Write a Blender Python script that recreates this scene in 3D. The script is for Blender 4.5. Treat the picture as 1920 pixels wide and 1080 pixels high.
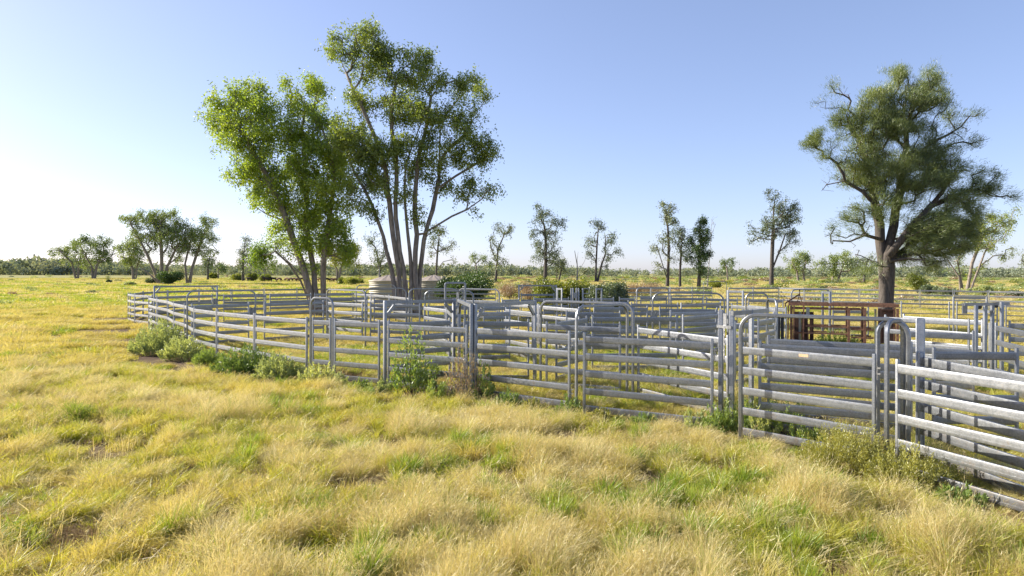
import bpy, math, random
import numpy as np
from mathutils import Vector, Matrix, Quaternion

for o in list(bpy.data.objects):
    bpy.data.objects.remove(o, do_unlink=True)
SC = bpy.context.scene
COL = SC.collection
random.seed(7)
RNG = np.random.default_rng(11)

# ------------------------------------------------------------------ camera
CAM_H = 3.16                       # drone hovering a little above the fence tops
FPX = 1280.0                       # 24 mm lens on a 36 mm frame, in photo pixels
HZ = 512.1                         # horizon row at the middle of the frame
ROLL = math.atan(0.0027)
cam_d = bpy.data.cameras.new('camera')
cam = bpy.data.objects.new('camera', cam_d)
COL.objects.link(cam)
cam_d.sensor_width = 36.0
cam_d.lens = 24.0
cam_d.shift_y = (HZ - 540.0) / 1920.0
cam_d.clip_start = 0.1
cam_d.clip_end = 20000
_c, _s = math.cos(ROLL), math.sin(ROLL)
cam.matrix_world = Matrix(((_c, -_s, 0, 0), (0, 0, -1, 0), (_s, _c, 0, CAM_H), (0, 0, 0, 1)))
SC.camera = cam

# ------------------------------------------------------------------ sky and sun
SUN_AZ = math.radians(73)          # left of the view direction
SUN_EL = math.radians(26)
sun_dir = Vector((-math.sin(SUN_AZ) * math.cos(SUN_EL), math.cos(SUN_AZ) * math.cos(SUN_EL), math.sin(SUN_EL)))
world = bpy.data.worlds.new('World')
SC.world = world
world.use_nodes = True
wn = world.node_tree
wn.nodes.clear()
w_out = wn.nodes.new('ShaderNodeOutputWorld')
w_bg = wn.nodes.new('ShaderNodeBackground')
w_sky = wn.nodes.new('ShaderNodeTexSky')
w_sky.sky_type = 'NISHITA'
w_sky.sun_disc = False
w_sky.sun_elevation = SUN_EL
w_sky.sun_rotation = -SUN_AZ
w_sky.altitude = 200
w_sky.air_density = 0.75
w_sky.dust_density = 0.8
w_sky.ozone_density = 4.5
w_bg.inputs['Strength'].default_value = 0.15
w_gam = wn.nodes.new('ShaderNodeGamma')      # softens the sky's contrast evenly, as the camera did
w_gam.inputs['Gamma'].default_value = 0.70
wn.links.new(w_sky.outputs['Color'], w_gam.inputs['Color'])
w_wb = wn.nodes.new('ShaderNodeMix')          # white balance of the photograph, the same over the whole sky
w_wb.data_type = 'RGBA'
w_wb.blend_type = 'MULTIPLY'
w_wb.inputs['Factor'].default_value = 1.0
w_wb.inputs[7].default_value = (1.09, 0.975, 1.03, 1)
wn.links.new(w_gam.outputs['Color'], w_wb.inputs[6])
wn.links.new(w_wb.outputs[2], w_bg.inputs['Color'])
wn.links.new(w_bg.outputs['Background'], w_out.inputs['Surface'])
sun_d = bpy.data.lights.new('sun', 'SUN')
sun_d.energy = 4.4
sun_d.angle = math.radians(0.55)
sun_d.color = (1.0, 0.93, 0.80)
sun = bpy.data.objects.new('sun', sun_d)
COL.objects.link(sun)
sun.rotation_euler = (-sun_dir).to_track_quat('-Z', 'Y').to_euler()
SC.view_settings.view_transform = 'Standard'
SC.view_settings.look = 'None'
SC.view_settings.gamma = 1
SC.view_settings.use_curve_mapping = False
SC.view_settings.exposure = 1.24
SC.render.engine = 'CYCLES'
SC.cycles.max_bounces = 4
SC.cycles.diffuse_bounces = 2
SC.cycles.glossy_bounces = 2
SC.cycles.transmission_bounces = 2
SC.cycles.transparent_max_bounces = 4

# ------------------------------------------------------------------ photo measurement helpers
def ray(px, py):
    u = (px - 960.0) / FPX
    v = -(py - HZ) / FPX
    return u * _c - v * _s, u * _s + v * _c        # (sideways, up) per metre of depth

def at_height(px, py, z):
    a, b = ray(px, py)
    d = (z - CAM_H) / b
    return Vector((a * d, d, z))

def T(px, py, z=1.8):              # plan position of a post whose top (height z) shows at this pixel
    p = at_height(px, py, z)
    return Vector((p.x, p.y, 0))

def G(px, py):                     # point on flat ground
    return at_height(px, py, 0.0)

def D(px, py, d):                  # point at a known depth
    a, b = ray(px, py)
    return Vector((a * d, d, CAM_H + b * d))

# ------------------------------------------------------------------ numeric noise
def _hash(ix, iy, seed):
    h = (ix.astype(np.int64) * 374761393 + iy.astype(np.int64) * 668265263 + seed * 1442695041) & 0xffffffff
    h = ((h ^ (h >> 13)) * 1274126177) & 0xffffffff
    return ((h ^ (h >> 16)) & 0xffff) / 65535.0

def vnoise(x, y, seed=0):
    x = np.asarray(x, float); y = np.asarray(y, float)
    ix = np.floor(x); iy = np.floor(y)
    fx = x - ix; fy = y - iy
    fx = fx * fx * (3 - 2 * fx); fy = fy * fy * (3 - 2 * fy)
    a = _hash(ix, iy, seed); b = _hash(ix + 1, iy, seed)
    c = _hash(ix, iy + 1, seed); d = _hash(ix + 1, iy + 1, seed)
    return (a * (1 - fx) + b * fx) * (1 - fy) + (c * (1 - fx) + d * fx) * fy

def fnoise(x, y, seed=0, oct=3):
    t = 0; a = 1; s = 0
    for k in range(oct):
        t = t + a * vnoise(x * 2 ** k + 17.3 * k, y * 2 ** k - 9.1 * k, seed + k); s += a; a *= 0.5
    return t / s

def ground_z(x, y):
    x = np.asarray(x, float); y = np.asarray(y, float)
    near = np.clip(1.0 - (np.hypot(x, y) - 60) / 80.0, 0, 1)
    return ((fnoise(x * 0.28, y * 0.28, 5, 2) - 0.5) * 0.12 + (vnoise(x * 1.5, y * 1.5, 9) - 0.5) * 0.05) * near - 0.02

# ------------------------------------------------------------------ materials
MATS = {}
def nodes_of(name):
    m = bpy.data.materials.new(name)
    m.use_nodes = True
    nt = m.node_tree
    nt.nodes.clear()
    out = nt.nodes.new('ShaderNodeOutputMaterial')
    MATS[name] = m
    return m, nt, out

def N(nt, kind, **kw):
    n = nt.nodes.new(kind)
    for k, v in kw.items():
        if k.startswith('i_'):
            n.inputs[k[2:].replace('_', ' ')].default_value = v
        else:
            setattr(n, k, v)
    return n

def ramp(nt, fac, stops):
    r = nt.nodes.new('ShaderNodeValToRGB')
    el = r.color_ramp.elements
    while len(el) < len(stops):
        el.new(0.5)
    for e, (p, c) in zip(el, stops):
        e.position = p
        e.color = (c[0], c[1], c[2], 1)
    nt.links.new(fac, r.inputs['Fac'])
    return r.outputs['Color']

def mixc(nt, fac, a, b, mode='MIX'):
    n = nt.nodes.new('ShaderNodeMix')
    n.data_type = 'RGBA'
    n.blend_type = mode
    for sock, val in ((n.inputs['Factor'], fac), (n.inputs['A'], a), (n.inputs['B'], b)):
        if hasattr(val, 'is_linked') or hasattr(val, 'links'):
            nt.links.new(val, sock)
        elif isinstance(val, (int, float)):
            sock.default_value = val
        else:
            sock.default_value = (val[0], val[1], val[2], 1)
    return [o for o in n.outputs if o.type == 'RGBA'][0]

def math_n(nt, op, a, b=None, clamp=False):
    n = nt.nodes.new('ShaderNodeMath')
    n.operation = op
    n.use_clamp = clamp
    for i, v in enumerate((a, b)):
        if v is None:
            continue
        if isinstance(v, (int, float)):
            n.inputs[i].default_value = v
        else:
            nt.links.new(v, n.inputs[i])
    return n.outputs[0]

def noise_of(nt, scale, detail=3, coord='pos', rough=0.55, vec=None):
    n = N(nt, 'ShaderNodeTexNoise')
    n.inputs['Scale'].default_value = scale
    n.inputs['Detail'].default_value = detail
    n.inputs['Roughness'].default_value = rough
    if vec is None:
        if coord == 'pos':
            vec = N(nt, 'ShaderNodeNewGeometry').outputs['Position']
        else:
            vec = N(nt, 'ShaderNodeTexCoord').outputs['Object']
    nt.links.new(vec, n.inputs['Vector'])
    return n.outputs['Fac']

def m_galv(name, lo, hi, rough=0.42, metal=0.90, stain=0.35):
    m, nt, out = nodes_of(name)
    b = N(nt, 'ShaderNodeBsdfPrincipled')
    oi = N(nt, 'ShaderNodeObjectInfo')
    tc = N(nt, 'ShaderNodeNewGeometry')
    vo = N(nt, 'ShaderNodeTexVoronoi')
    vo.inputs['Scale'].default_value = 55
    nt.links.new(tc.outputs['Position'], vo.inputs['Vector'])
    sep = N(nt, 'ShaderNodeSeparateColor')
    nt.links.new(vo.outputs['Color'], sep.inputs['Color'])
    n1 = noise_of(nt, 3.5, 4)
    n2 = noise_of(nt, 14, 4)
    f = math_n(nt, 'ADD', math_n(nt, 'MULTIPLY', sep.outputs[0], 0.30), math_n(nt, 'MULTIPLY', n1, 0.6))
    f = math_n(nt, 'ADD', f, math_n(nt, 'MULTIPLY', math_n(nt, 'SUBTRACT', oi.outputs['Random'], 0.5), 0.25), True)
    c = ramp(nt, f, [(0.2, lo), (0.75, hi)])
    d = ramp(nt, n2, [(0.60, (0, 0, 0)), (0.74, (1, 1, 1))])
    c = mixc(nt, math_n(nt, 'MULTIPLY', d, stain), c, (0.30, 0.25, 0.20))
    sz = N(nt, 'ShaderNodeSeparateXYZ')
    nt.links.new(tc.outputs['Position'], sz.inputs[0])
    n3 = noise_of(nt, 7, 6, rough=0.75)
    low = math_n(nt, 'MULTIPLY', math_n(nt, 'SUBTRACT', 1.0, sz.outputs['Z'], True), 0.22)
    sp = math_n(nt, 'MULTIPLY', math_n(nt, 'SUBTRACT', math_n(nt, 'ADD', n3, low), 0.60), 6.0, True)     # dried mud splashes, rub marks
    c = mixc(nt, math_n(nt, 'MULTIPLY', sp, 0.55), c, (0.17, 0.125, 0.085))
    nt.links.new(c, b.inputs['Base Color'])
    b.inputs['Metallic'].default_value = metal
    r = math_n(nt, 'ADD', math_n(nt, 'MULTIPLY', n2, 0.25), rough - 0.1)
    nt.links.new(r, b.inputs['Roughness'])
    bp = N(nt, 'ShaderNodeBump')
    bp.inputs['Strength'].default_value = 0.08
    bp.inputs['Distance'].default_value = 0.01
    nt.links.new(n2, bp.inputs['Height'])
    nt.links.new(bp.outputs[0], b.inputs['Normal'])
    nt.links.new(b.outputs[0], out.inputs['Surface'])
    return m

def m_simple(name, c1, c2, scale=6, rough=0.7, metal=0.0, bump=0.3, coord='pos', detail=5, stretch=None):
    m, nt, out = nodes_of(name)
    b = N(nt, 'ShaderNodeBsdfPrincipled')
    vec = N(nt, 'ShaderNodeNewGeometry').outputs['Position'] if coord == 'pos' else N(nt, 'ShaderNodeTexCoord').outputs['Object']
    if stretch:
        mp = N(nt, 'ShaderNodeMapping')
        mp.inputs['Scale'].default_value = stretch
        nt.links.new(vec, mp.inputs['Vector'])
        vec = mp.outputs[0]
    n1 = noise_of(nt, scale, detail, vec=vec, rough=0.65)
    c = ramp(nt, n1, [(0.3, c1), (0.7, c2)])
    nt.links.new(c, b.inputs['Base Color'])
    b.inputs['Roughness'].default_value = rough
    b.inputs['Metallic'].default_value = metal
    if bump:
        bp = N(nt, 'ShaderNodeBump')
        bp.inputs['Strength'].default_value = bump
        bp.inputs['Distance'].default_value = 0.03
        nt.links.new(n1, bp.inputs['Height'])
        nt.links.new(bp.outputs[0], b.inputs['Normal'])
    nt.links.new(b.outputs[0], out.inputs['Surface'])
    return m

def m_leaf(name, stops, trans=0.4, scale=0.6, tmul=(1.35, 1.25, 0.6), gloss=0.06, island=True, fine=0.35):
    """thin leaf or blade: diffuse + translucent, hue varies from plant to plant and leaf to leaf"""
    m, nt, out = nodes_of(name)
    oi = N(nt, 'ShaderNodeObjectInfo')
    g = N(nt, 'ShaderNodeNewGeometry')
    n1 = noise_of(nt, scale, 3)
    f = math_n(nt, 'ADD', math_n(nt, 'MULTIPLY', n1, 0.8), math_n(nt, 'MULTIPLY', math_n(nt, 'SUBTRACT', oi.outputs['Random'], 0.5), 0.35))
    if island:
        f = math_n(nt, 'ADD', f, math_n(nt, 'MULTIPLY', math_n(nt, 'SUBTRACT', g.outputs['Random Per Island'], 0.5), fine))
    f = math_n(nt, 'ADD', f, 0.08, True)
    c = ramp(nt, f, stops)
    d = N(nt, 'ShaderNodeBsdfDiffuse')
    t = N(nt, 'ShaderNodeBsdfTranslucent')
    nt.links.new(c, d.inputs['Color'])
    ct = mixc(nt, 1.0, c, tmul, 'MULTIPLY')
    nt.links.new(ct, t.inputs['Color'])
    mx = N(nt, 'ShaderNodeMixShader')
    mx.inputs[0].default_value = trans
    nt.links.new(d.outputs[0], mx.inputs[1])
    nt.links.new(t.outputs[0], mx.inputs[2])
    res = mx.outputs[0]
    if gloss:
        gl = N(nt, 'ShaderNodeBsdfGlossy')
        gl.inputs['Roughness'].default_value = 0.45
        m2 = N(nt, 'ShaderNodeMixShader')
        m2.inputs[0].default_value = gloss
        nt.links.new(res, m2.inputs[1])
        nt.links.new(gl.outputs[0], m2.inputs[2])
        res = m2.outputs[0]
    nt.links.new(res, out.inputs['Surface'])
    return m

M_GALV = m_galv('galvanised_steel', (0.205, 0.216, 0.235), (0.350, 0.360, 0.374))
M_GALV2 = m_galv('galvanised_tube', (0.205, 0.217, 0.237), (0.350, 0.360, 0.375), rough=0.36)
M_PIN = m_simple('steel_pin', (0.35, 0.34, 0.33), (0.55, 0.54, 0.52), 30, 0.4, 0.8, 0.1)
M_RUST = m_simple('rusty_steel', (0.115, 0.056, 0.036), (0.34, 0.175, 0.105), 9, 0.85, 0.0, 0.4)
M_RUSTD = m_simple('dark_rusty_sheet', (0.035, 0.02, 0.015), (0.10, 0.045, 0.03), 5, 0.8, 0.0, 0.3)
M_RUBBER = m_simple('black_rubber', (0.012, 0.012, 0.013), (0.03, 0.03, 0.032), 8, 0.6, 0, 0.1)
M_GREENP = m_simple('worn_green_paint', (0.16, 0.09, 0.05), (0.20, 0.27, 0.17), 14, 0.7, 0, 0.3)
M_ORANGE = m_simple('faded_orange_sticker', (0.60, 0.36, 0.18), (0.70, 0.48, 0.30), 40, 0.6, 0, 0)
M_TANK = m_simple('cream_tank', (0.36, 0.32, 0.23), (0.46, 0.41, 0.30), 1.5, 0.55, 0, 0.05, 'obj')
M_TROOF = m_simple('tank_roof', (0.26, 0.20, 0.15), (0.40, 0.33, 0.27), 1.2, 0.6, 0, 0.05, 'obj')
M_BARK = m_simple('gum_bark', (0.10, 0.078, 0.06), (0.34, 0.285, 0.235), 2.2, 0.9, 0, 0.6, 'pos', 6, (3, 3, 0.7))
M_BARKD = m_simple('dark_bark', (0.038, 0.032, 0.028), (0.135, 0.112, 0.095), 3.0, 0.95, 0, 0.8, 'pos', 6, (4, 4, 0.6))
M_DEAD = m_simple('dead_wood', (0.16, 0.14, 0.125), (0.36, 0.33, 0.30), 3.0, 0.9, 0, 0.5, 'pos', 5, (3, 3, 0.6))
M_COW = m_simple('brown_hide', (0.055, 0.024, 0.013), (0.15, 0.065, 0.032), 2.2, 0.8, 0, 0.1, 'obj')
M_COWD = m_simple('dark_hide', (0.016, 0.011, 0.009), (0.045, 0.026, 0.018), 2.2, 0.8, 0, 0.1, 'obj')
M_COWL = m_simple('tan_hide', (0.20, 0.10, 0.05), (0.33, 0.19, 0.10), 2.2, 0.8, 0, 0.1, 'obj')

M_GUM = m_leaf('gum_leaves', [(0.15, (0.084, 0.141, 0.035)), (0.5, (0.206, 0.275, 0.052)), (0.85, (0.430, 0.475, 0.068))], 0.52, 0.55, fine=0.28)
M_GUMY = m_leaf('young_gum_leaves', [(0.15, (0.103, 0.182, 0.022)), (0.5, (0.232, 0.337, 0.033)), (0.85, (0.387, 0.463, 0.061))], 0.55, 0.5, fine=0.28)
M_GUMF = m_leaf('distant_gum_leaves', [(0.15, (0.096, 0.151, 0.048)), (0.5, (0.193, 0.259, 0.072)), (0.85, (0.328, 0.388, 0.103))], 0.35, 0.15)
M_GREY = m_leaf('grey_green_leaves', [(0.15, (0.079, 0.113, 0.062)), (0.5, (0.149, 0.194, 0.097)), (0.85, (0.263, 0.281, 0.132))], 0.3, 0.2)
M_BELAH = m_leaf('belah_needles', [(0.15, (0.097, 0.142, 0.051)), (0.5, (0.211, 0.265, 0.088)), (0.85, (0.422, 0.454, 0.137))], 0.42, 0.35)
M_DARKG = m_leaf('dense_green_leaves', [(0.15, (0.025, 0.053, 0.014)), (0.5, (0.063, 0.119, 0.025)), (0.85, (0.154, 0.224, 0.042))], 0.3, 0.6)
M_WOOD = m_leaf('hazed_wood_leaves', [(0.15, (0.148, 0.197, 0.156)), (0.5, (0.247, 0.289, 0.220)), (0.85, (0.394, 0.403, 0.283))], 0.25, 0.05, gloss=0)  # distance haze put into the leaf colour: paler and bluer, no air volume
M_SALT = m_leaf('saltbush_leaves', [(0.15, (0.212, 0.268, 0.122)), (0.5, (0.390, 0.447, 0.195)), (0.85, (0.569, 0.585, 0.260))], 0.48, 1.5)
M_WEED = m_leaf('weed_leaves', [(0.15, (0.121, 0.194, 0.049)), (0.5, (0.244, 0.341, 0.082)), (0.85, (0.438, 0.486, 0.130))], 0.4, 1.5)
M_WIRE = m_leaf('wireweed', [(0.15, (0.193, 0.202, 0.046)), (0.5, (0.328, 0.328, 0.075)), (0.85, (0.444, 0.415, 0.115))], 0.4, 2.0)
M_PINK = m_leaf('dry_brush', [(0.15, (0.20, 0.13, 0.085)), (0.5, (0.34, 0.235, 0.155)), (0.85, (0.42, 0.33, 0.20))], 0.3, 0.6)
M_YELB = m_leaf('yellow_green_leaves', [(0.15, (0.11, 0.14, 0.02)), (0.5, (0.21, 0.25, 0.032)), (0.85, (0.33, 0.34, 0.06))], 0.45, 0.6)

M_DRY = m_leaf('dry_grass', [(0.1, (0.47, 0.38, 0.15)), (0.45, (0.65, 0.55, 0.25)), (0.8, (0.76, 0.69, 0.40))], 0.45, 0.5, (1.15, 1.05, 0.75), 0.05)
M_GOLD = m_leaf('golden_grass', [(0.1, (0.43, 0.37, 0.07)), (0.5, (0.62, 0.54, 0.13)), (0.85, (0.72, 0.64, 0.24))], 0.45, 0.5, (1.2, 1.1, 0.7), 0.05)
M_YGR = m_leaf('yellow_green_grass', [(0.1, (0.29, 0.33, 0.04)), (0.5, (0.48, 0.48, 0.065)), (0.85, (0.60, 0.56, 0.12))], 0.45, 0.7, (1.25, 1.15, 0.6), 0.05)
M_GRN = m_leaf('green_grass', [(0.1, (0.16, 0.27, 0.03)), (0.5, (0.29, 0.38, 0.055)), (0.85, (0.42, 0.45, 0.10))], 0.45, 0.7, (1.3, 1.2, 0.6), 0.05)
M_LITTER = m_leaf('grass_litter', [(0.1, (0.20, 0.13, 0.07)), (0.5, (0.36, 0.26, 0.14)), (0.85, (0.50, 0.40, 0.24))], 0.2, 1.5, (1.1, 1.0, 0.8), 0)

def m_ground():
    m, nt, out = nodes_of('paddock_ground')
    b = N(nt, 'ShaderNodeBsdfPrincipled')
    b.inputs['Roughness'].default_value = 0.95
    b.inputs['Specular IOR Level'].default_value = 0.1
    g = N(nt, 'ShaderNodeNewGeometry')
    sx = N(nt, 'ShaderNodeSeparateXYZ')
    nt.links.new(g.outputs['Position'], sx.inputs[0])
    fine = noise_of(nt, 9, 6, rough=0.7)
    med = noise_of(nt, 0.45, 4)
    big = noise_of(nt, 0.03, 4)
    soil = ramp(nt, fine, [(0.3, (0.050, 0.031, 0.021)), (0.7, (0.165, 0.108, 0.075))])
    straw = ramp(nt, fine, [(0.3, (0.20, 0.15, 0.06)), (0.7, (0.38, 0.30, 0.13))])
    near = mixc(nt, ramp(nt, med, [(0.35, (0, 0, 0)), (0.6, (1, 1, 1))]), soil, straw)
    med2 = noise_of(nt, 0.09, 6, rough=0.7)
    far = ramp(nt, med2, [(0.33, (0.13, 0.15, 0.04)), (0.5, (0.27, 0.26, 0.085)), (0.68, (0.42, 0.36, 0.17))])
    farb = ramp(nt, big, [(0.35, (0.25, 0.25, 0.075)), (0.65, (0.40, 0.33, 0.15))])
    far = mixc(nt, 0.45, far, farb)
    ln = N(nt, 'ShaderNodeVectorMath')
    ln.operation = 'LENGTH'
    nt.links.new(g.outputs['Position'], ln.inputs[0])
    mr = N(nt, 'ShaderNodeMapRange')
    mr.inputs['From Min'].default_value = 45
    mr.inputs['From Max'].default_value = 130
    nt.links.new(ln.outputs['Value'], mr.inputs['Value'])
    c = mixc(nt, mr.outputs[0], near, far)
    at = N(nt, 'ShaderNodeAttribute')
    at.attribute_name = 'bare'
    c = mixc(nt, at.outputs['Fac'], c, soil)
    nt.links.new(c, b.inputs['Base Color'])
    bp = N(nt, 'ShaderNodeBump')
    bp.inputs['Strength'].default_value = 0.6
    bp.inputs['Distance'].default_value = 0.05
    nt.links.new(fine, bp.inputs['Height'])
    nt.links.new(bp.outputs[0], b.inputs['Normal'])
    nt.links.new(b.outputs[0], out.inputs['Surface'])
    return m
M_GROUND = m_ground()

# ------------------------------------------------------------------ mesh helpers
def link(o, parent=None):
    COL.objects.link(o)
    if parent is not None:
        o.parent = parent
    return o

def mesh_np(name, verts, faces, mat, smooth=False):
    """faces: (N,k) int array, all the same size"""
    me = bpy.data.meshes.new(name)
    verts = np.asarray(verts, np.float32); faces = np.asarray(faces, np.int32)
    nv, (nf, k) = len(verts), faces.shape
    me.vertices.add(nv)
    me.vertices.foreach_set('co', verts.ravel())
    me.loops.add(nf * k)
    me.loops.foreach_set('vertex_index', faces.ravel())
    me.polygons.add(nf)
    me.polygons.foreach_set('loop_start', np.arange(nf, dtype=np.int32) * k)
    me.polygons.foreach_set('loop_total', np.full(nf, k, np.int32))
    me.polygons.foreach_set('use_smooth', np.full(nf, smooth))
    me.update(calc_edges=True)
    me.materials.append(mat)
    return me

class MB:
    """collects shapes for one mesh"""
    def __init__(self):
        self.v = []; self.f = []
    def add(self, vs, fs):
        o = len(self.v)
        self.v += [tuple(p) for p in vs]
        self.f += [tuple(i + o for i in f) for f in fs]
        return self
    def box(self, c, s, rz=0.0, M=None):
        x, y, z = s[0] / 2, s[1] / 2, s[2] / 2
        vs = [Vector((a * x, b * y, d * z)) for a in (-1, 1) for b in (-1, 1) for d in (-1, 1)]
        R = M if M is not None else Matrix.Rotation(rz, 3, 'Z')
        vs = [R @ p + Vector(c) for p in vs]
        return self.add(vs, [(0, 1, 3, 2), (4, 6, 7, 5), (0, 4, 5, 1), (2, 3, 7, 6), (0, 2, 6, 4), (1, 5, 7, 3)])
    def bar(self, a, b, w, h=None, up=(0, 0, 1)):
        """square bar from a to b"""
        a = Vector(a); b = Vector(b); h = h or w
        d = (b - a)
        L = d.length
        d.normalize()
        u = Vector(up)
        if abs(d.dot(u)) > 0.95:
            u = Vector((1, 0, 0))
        s = d.cross(u).normalized()
        t = s.cross(d)
        M = Matrix((d, s, t)).transposed()
        return self.box((a + b) / 2, (L, w, h), M=M)
    def sweep(self, path, prof, cap=True, closed_prof=True):
        """profile [(a,b)] swept along a path; frames carried along it"""
        path = [Vector(p) for p in path]
        n = len(prof)
        rings = []
        t0 = (path[1] - path[0]).normalized()
        u = Vector((0, 0, 1)) if abs(t0.z) < 0.9 else Vector((0, 1, 0))
        s = t0.cross(u).normalized()
        prev = t0
        for i, p in enumerate(path):
            if i == 0: t = t0
            elif i == len(path) - 1: t = (path[i] - path[i - 1]).normalized()
            else: t = ((path[i + 1] - p).normalized() + (p - path[i - 1]).normalized()).normalized()
            q = prev.rotation_difference(t)
            s = q @ s
            prev = t
            w = t.cross(s)
            k = 1.0
            if 0 < i < len(path) - 1:
                k = 1.0 / max(0.5, t.dot((path[i] - path[i - 1]).normalized()))
            rings.append([p + s * a + w * b for a, b in prof])
        vs = [p for r in rings for p in r]
        fs = []
        for i in range(len(rings) - 1):
            for j in range(n):
                a = i * n + j; b = i * n + (j + 1) % n
                fs.append((a, b, b + n, a + n))
        if cap:
            fs.append(tuple(reversed(range(n))))
            fs.append(tuple(range((len(rings) - 1) * n, len(rings) * n)))
        return self.add(vs, fs)
    def cyl(self, a, b, r, n=10, r2=None):
        prof = [(math.cos(2 * math.pi * i / n), math.sin(2 * math.pi * i / n)) for i in range(n)]
        a = Vector(a); b = Vector(b)
        d = (b - a).normalized()
        u = Vector((0, 0, 1)) if abs(d.z) < 0.9 else Vector((1, 0, 0))
        s = d.cross(u).normalized(); w = d.cross(s)
        r2 = r if r2 is None else r2
        vs = [a + (s * x + w * y) * r for x, y in prof] + [b + (s * x + w * y) * r2 for x, y in prof]
        fs = [(j, (j + 1) % n, n + (j + 1) % n, n + j) for j in range(n)]
        fs += [tuple(reversed(range(n))), tuple(range(n, 2 * n))]
        return self.add(vs, fs)
    def lathe(self, prof, n=40, c=(0, 0, 0)):
        vs = []; fs = []
        for r, z in prof:
            for i in range(n):
                a = 2 * math.pi * i / n
                vs.append((c[0] + r * math.cos(a), c[1] + r * math.sin(a), c[2] + z))
        for k in range(len(prof) - 1):
            for i in range(n):
                a = k * n + i; b = k * n + (i + 1) % n
                fs.append((a, b, b + n, a + n))
        return self.add(vs, fs)
    def mesh(self, name, mat, smooth=False, angle=None):
        me = bpy.data.meshes.new(name)
        me.from_pydata([tuple(p) for p in self.v], [], self.f)
        me.materials.append(mat)
        if smooth:
            me.polygons.foreach_set('use_smooth', [True] * len(me.polygons))
            if angle:
                me.set_sharp_from_angle(angle=angle)
        me.update()
        return me
    def build(self, name, mat, parent=None, smooth=False, angle=None):
        o = bpy.data.objects.new(name, self.mesh(name, mat, smooth, angle))
        return link(o, parent)

def tag(o, label=None, cat=None, group=None, kind=None):
    if label: o['label'] = label
    if cat: o['category'] = cat
    if group: o['group'] = group
    if kind: o['kind'] = kind
    return o

def empty(name, loc, rz=0.0):
    o = bpy.data.objects.new(name, None)
    o.empty_display_size = 0.2
    o.location = loc
    o.rotation_euler = (0, 0, rz)
    return link(o)

def inst(name, me, parent, loc=(0, 0, 0), scale=(1, 1, 1), rot=(0, 0, 0)):
    o = bpy.data.objects.new(name, me)
    o.location = loc; o.scale = scale; o.rotation_euler = rot
    return link(o, parent)

# ------------------------------------------------------------------ ground
def graded(lo, hi, near, step, grow):
    out = [0.0]; s = step
    while out[-1] < hi:
        if out[-1] > near: s *= grow
        out.append(out[-1] + s)
    pos = np.array(out)
    out = [0.0]; s = step
    while out[-1] < -lo:
        if out[-1] > near: s *= grow
        out.append(out[-1] + s)
    neg = -np.array(out[1:])[::-1]
    return np.concatenate([neg, pos])

gx = graded(-9000, 9000, 30, 0.45, 1.12)
gy = graded(-400, 9000, 60, 0.45, 1.12)
XX, YY = np.meshgrid(gx, gy)
ZZ = ground_z(XX, YY)
gv = np.stack([XX.ravel(), YY.ravel(), ZZ.ravel()], 1)
nx, ny = len(gx), len(gy)
ii = np.arange(nx * ny).reshape(ny, nx)
gf = np.stack([ii[:-1, :-1].ravel(), ii[:-1, 1:].ravel(), ii[1:, 1:].ravel(), ii[1:, :-1].ravel()], 1)
ground = link(bpy.data.objects.new('ground', mesh_np('ground', gv, gf, M_GROUND, True)))
tag(ground, kind='structure')

# ------------------------------------------------------------------ cattle yard: shared meshes
def rail_profile():
    # flattened oval, 42 x 115 mm, with two rolled grooves on each face
    w, h, g = 0.0235, 0.0715, 0.0018
    half = [(w * 0.70, h), (w * 0.93, h * 0.975), (w, h * 0.90), (w, h * 0.335), (w - g, h * 0.31), (w, h * 0.285),
            (w, -h * 0.285), (w - g, -h * 0.31), (w, -h * 0.335), (w, -h * 0.90), (w * 0.93, -h * 0.975), (w * 0.70, -h)]
    return half + [(-a, b) for a, b in reversed(half)]

def unit_bar(name, prof, mat):
    n = len(prof)
    mb = MB()
    vs = [(x, a, b) for x in (0, 1) for a, b in prof]
    fs = [(j, n + j, n + (j + 1) % n, (j + 1) % n) for j in range(n)]
    fs += [tuple(range(n)), tuple(reversed(range(n, 2 * n)))]
    mb.add(vs, fs)
    return mb.mesh(name, mat, True, math.radians(24))

RAIL = unit_bar('rail', rail_profile(), M_GALV)
PIPE = unit_bar('pipe_rail', [(0.024 * math.cos(i * math.pi / 5), 0.024 * math.sin(i * math.pi / 5)) for i in range(10)], M_GALV2)

def post_mesh(h, w=0.056, d=0.056, mat=None, cap=True, name='post'):
    r = 0.009
    a, b = w / 2, d / 2
    prof = [(a - r, -b), (a, -b + r), (a, b - r), (a - r, b), (-a + r, b), (-a, b - r), (-a, -b + r), (-a + r, -b)]
    mb = MB()
    vs = []
    lv = [(0, 1), (h - 0.03, 1), (h - 0.008, 0.86), (h, 0.45)] if cap else [(0, 1), (h, 1)]
    for z, k in lv:
        vs += [(x * k, y * k, z) for x, y in prof]
    n = 8
    fs = []
    for i in range(len(lv) - 1):
        for j in range(n):
            p = i * n + j; q = i * n + (j + 1) % n
            fs.append((p, q, q + n, p + n))
    fs.append(tuple(range((len(lv) - 1) * n, len(lv) * n)))
    mb.add(vs, fs)
    return mb.mesh(name, mat or M_GALV, True, math.radians(30))

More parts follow.
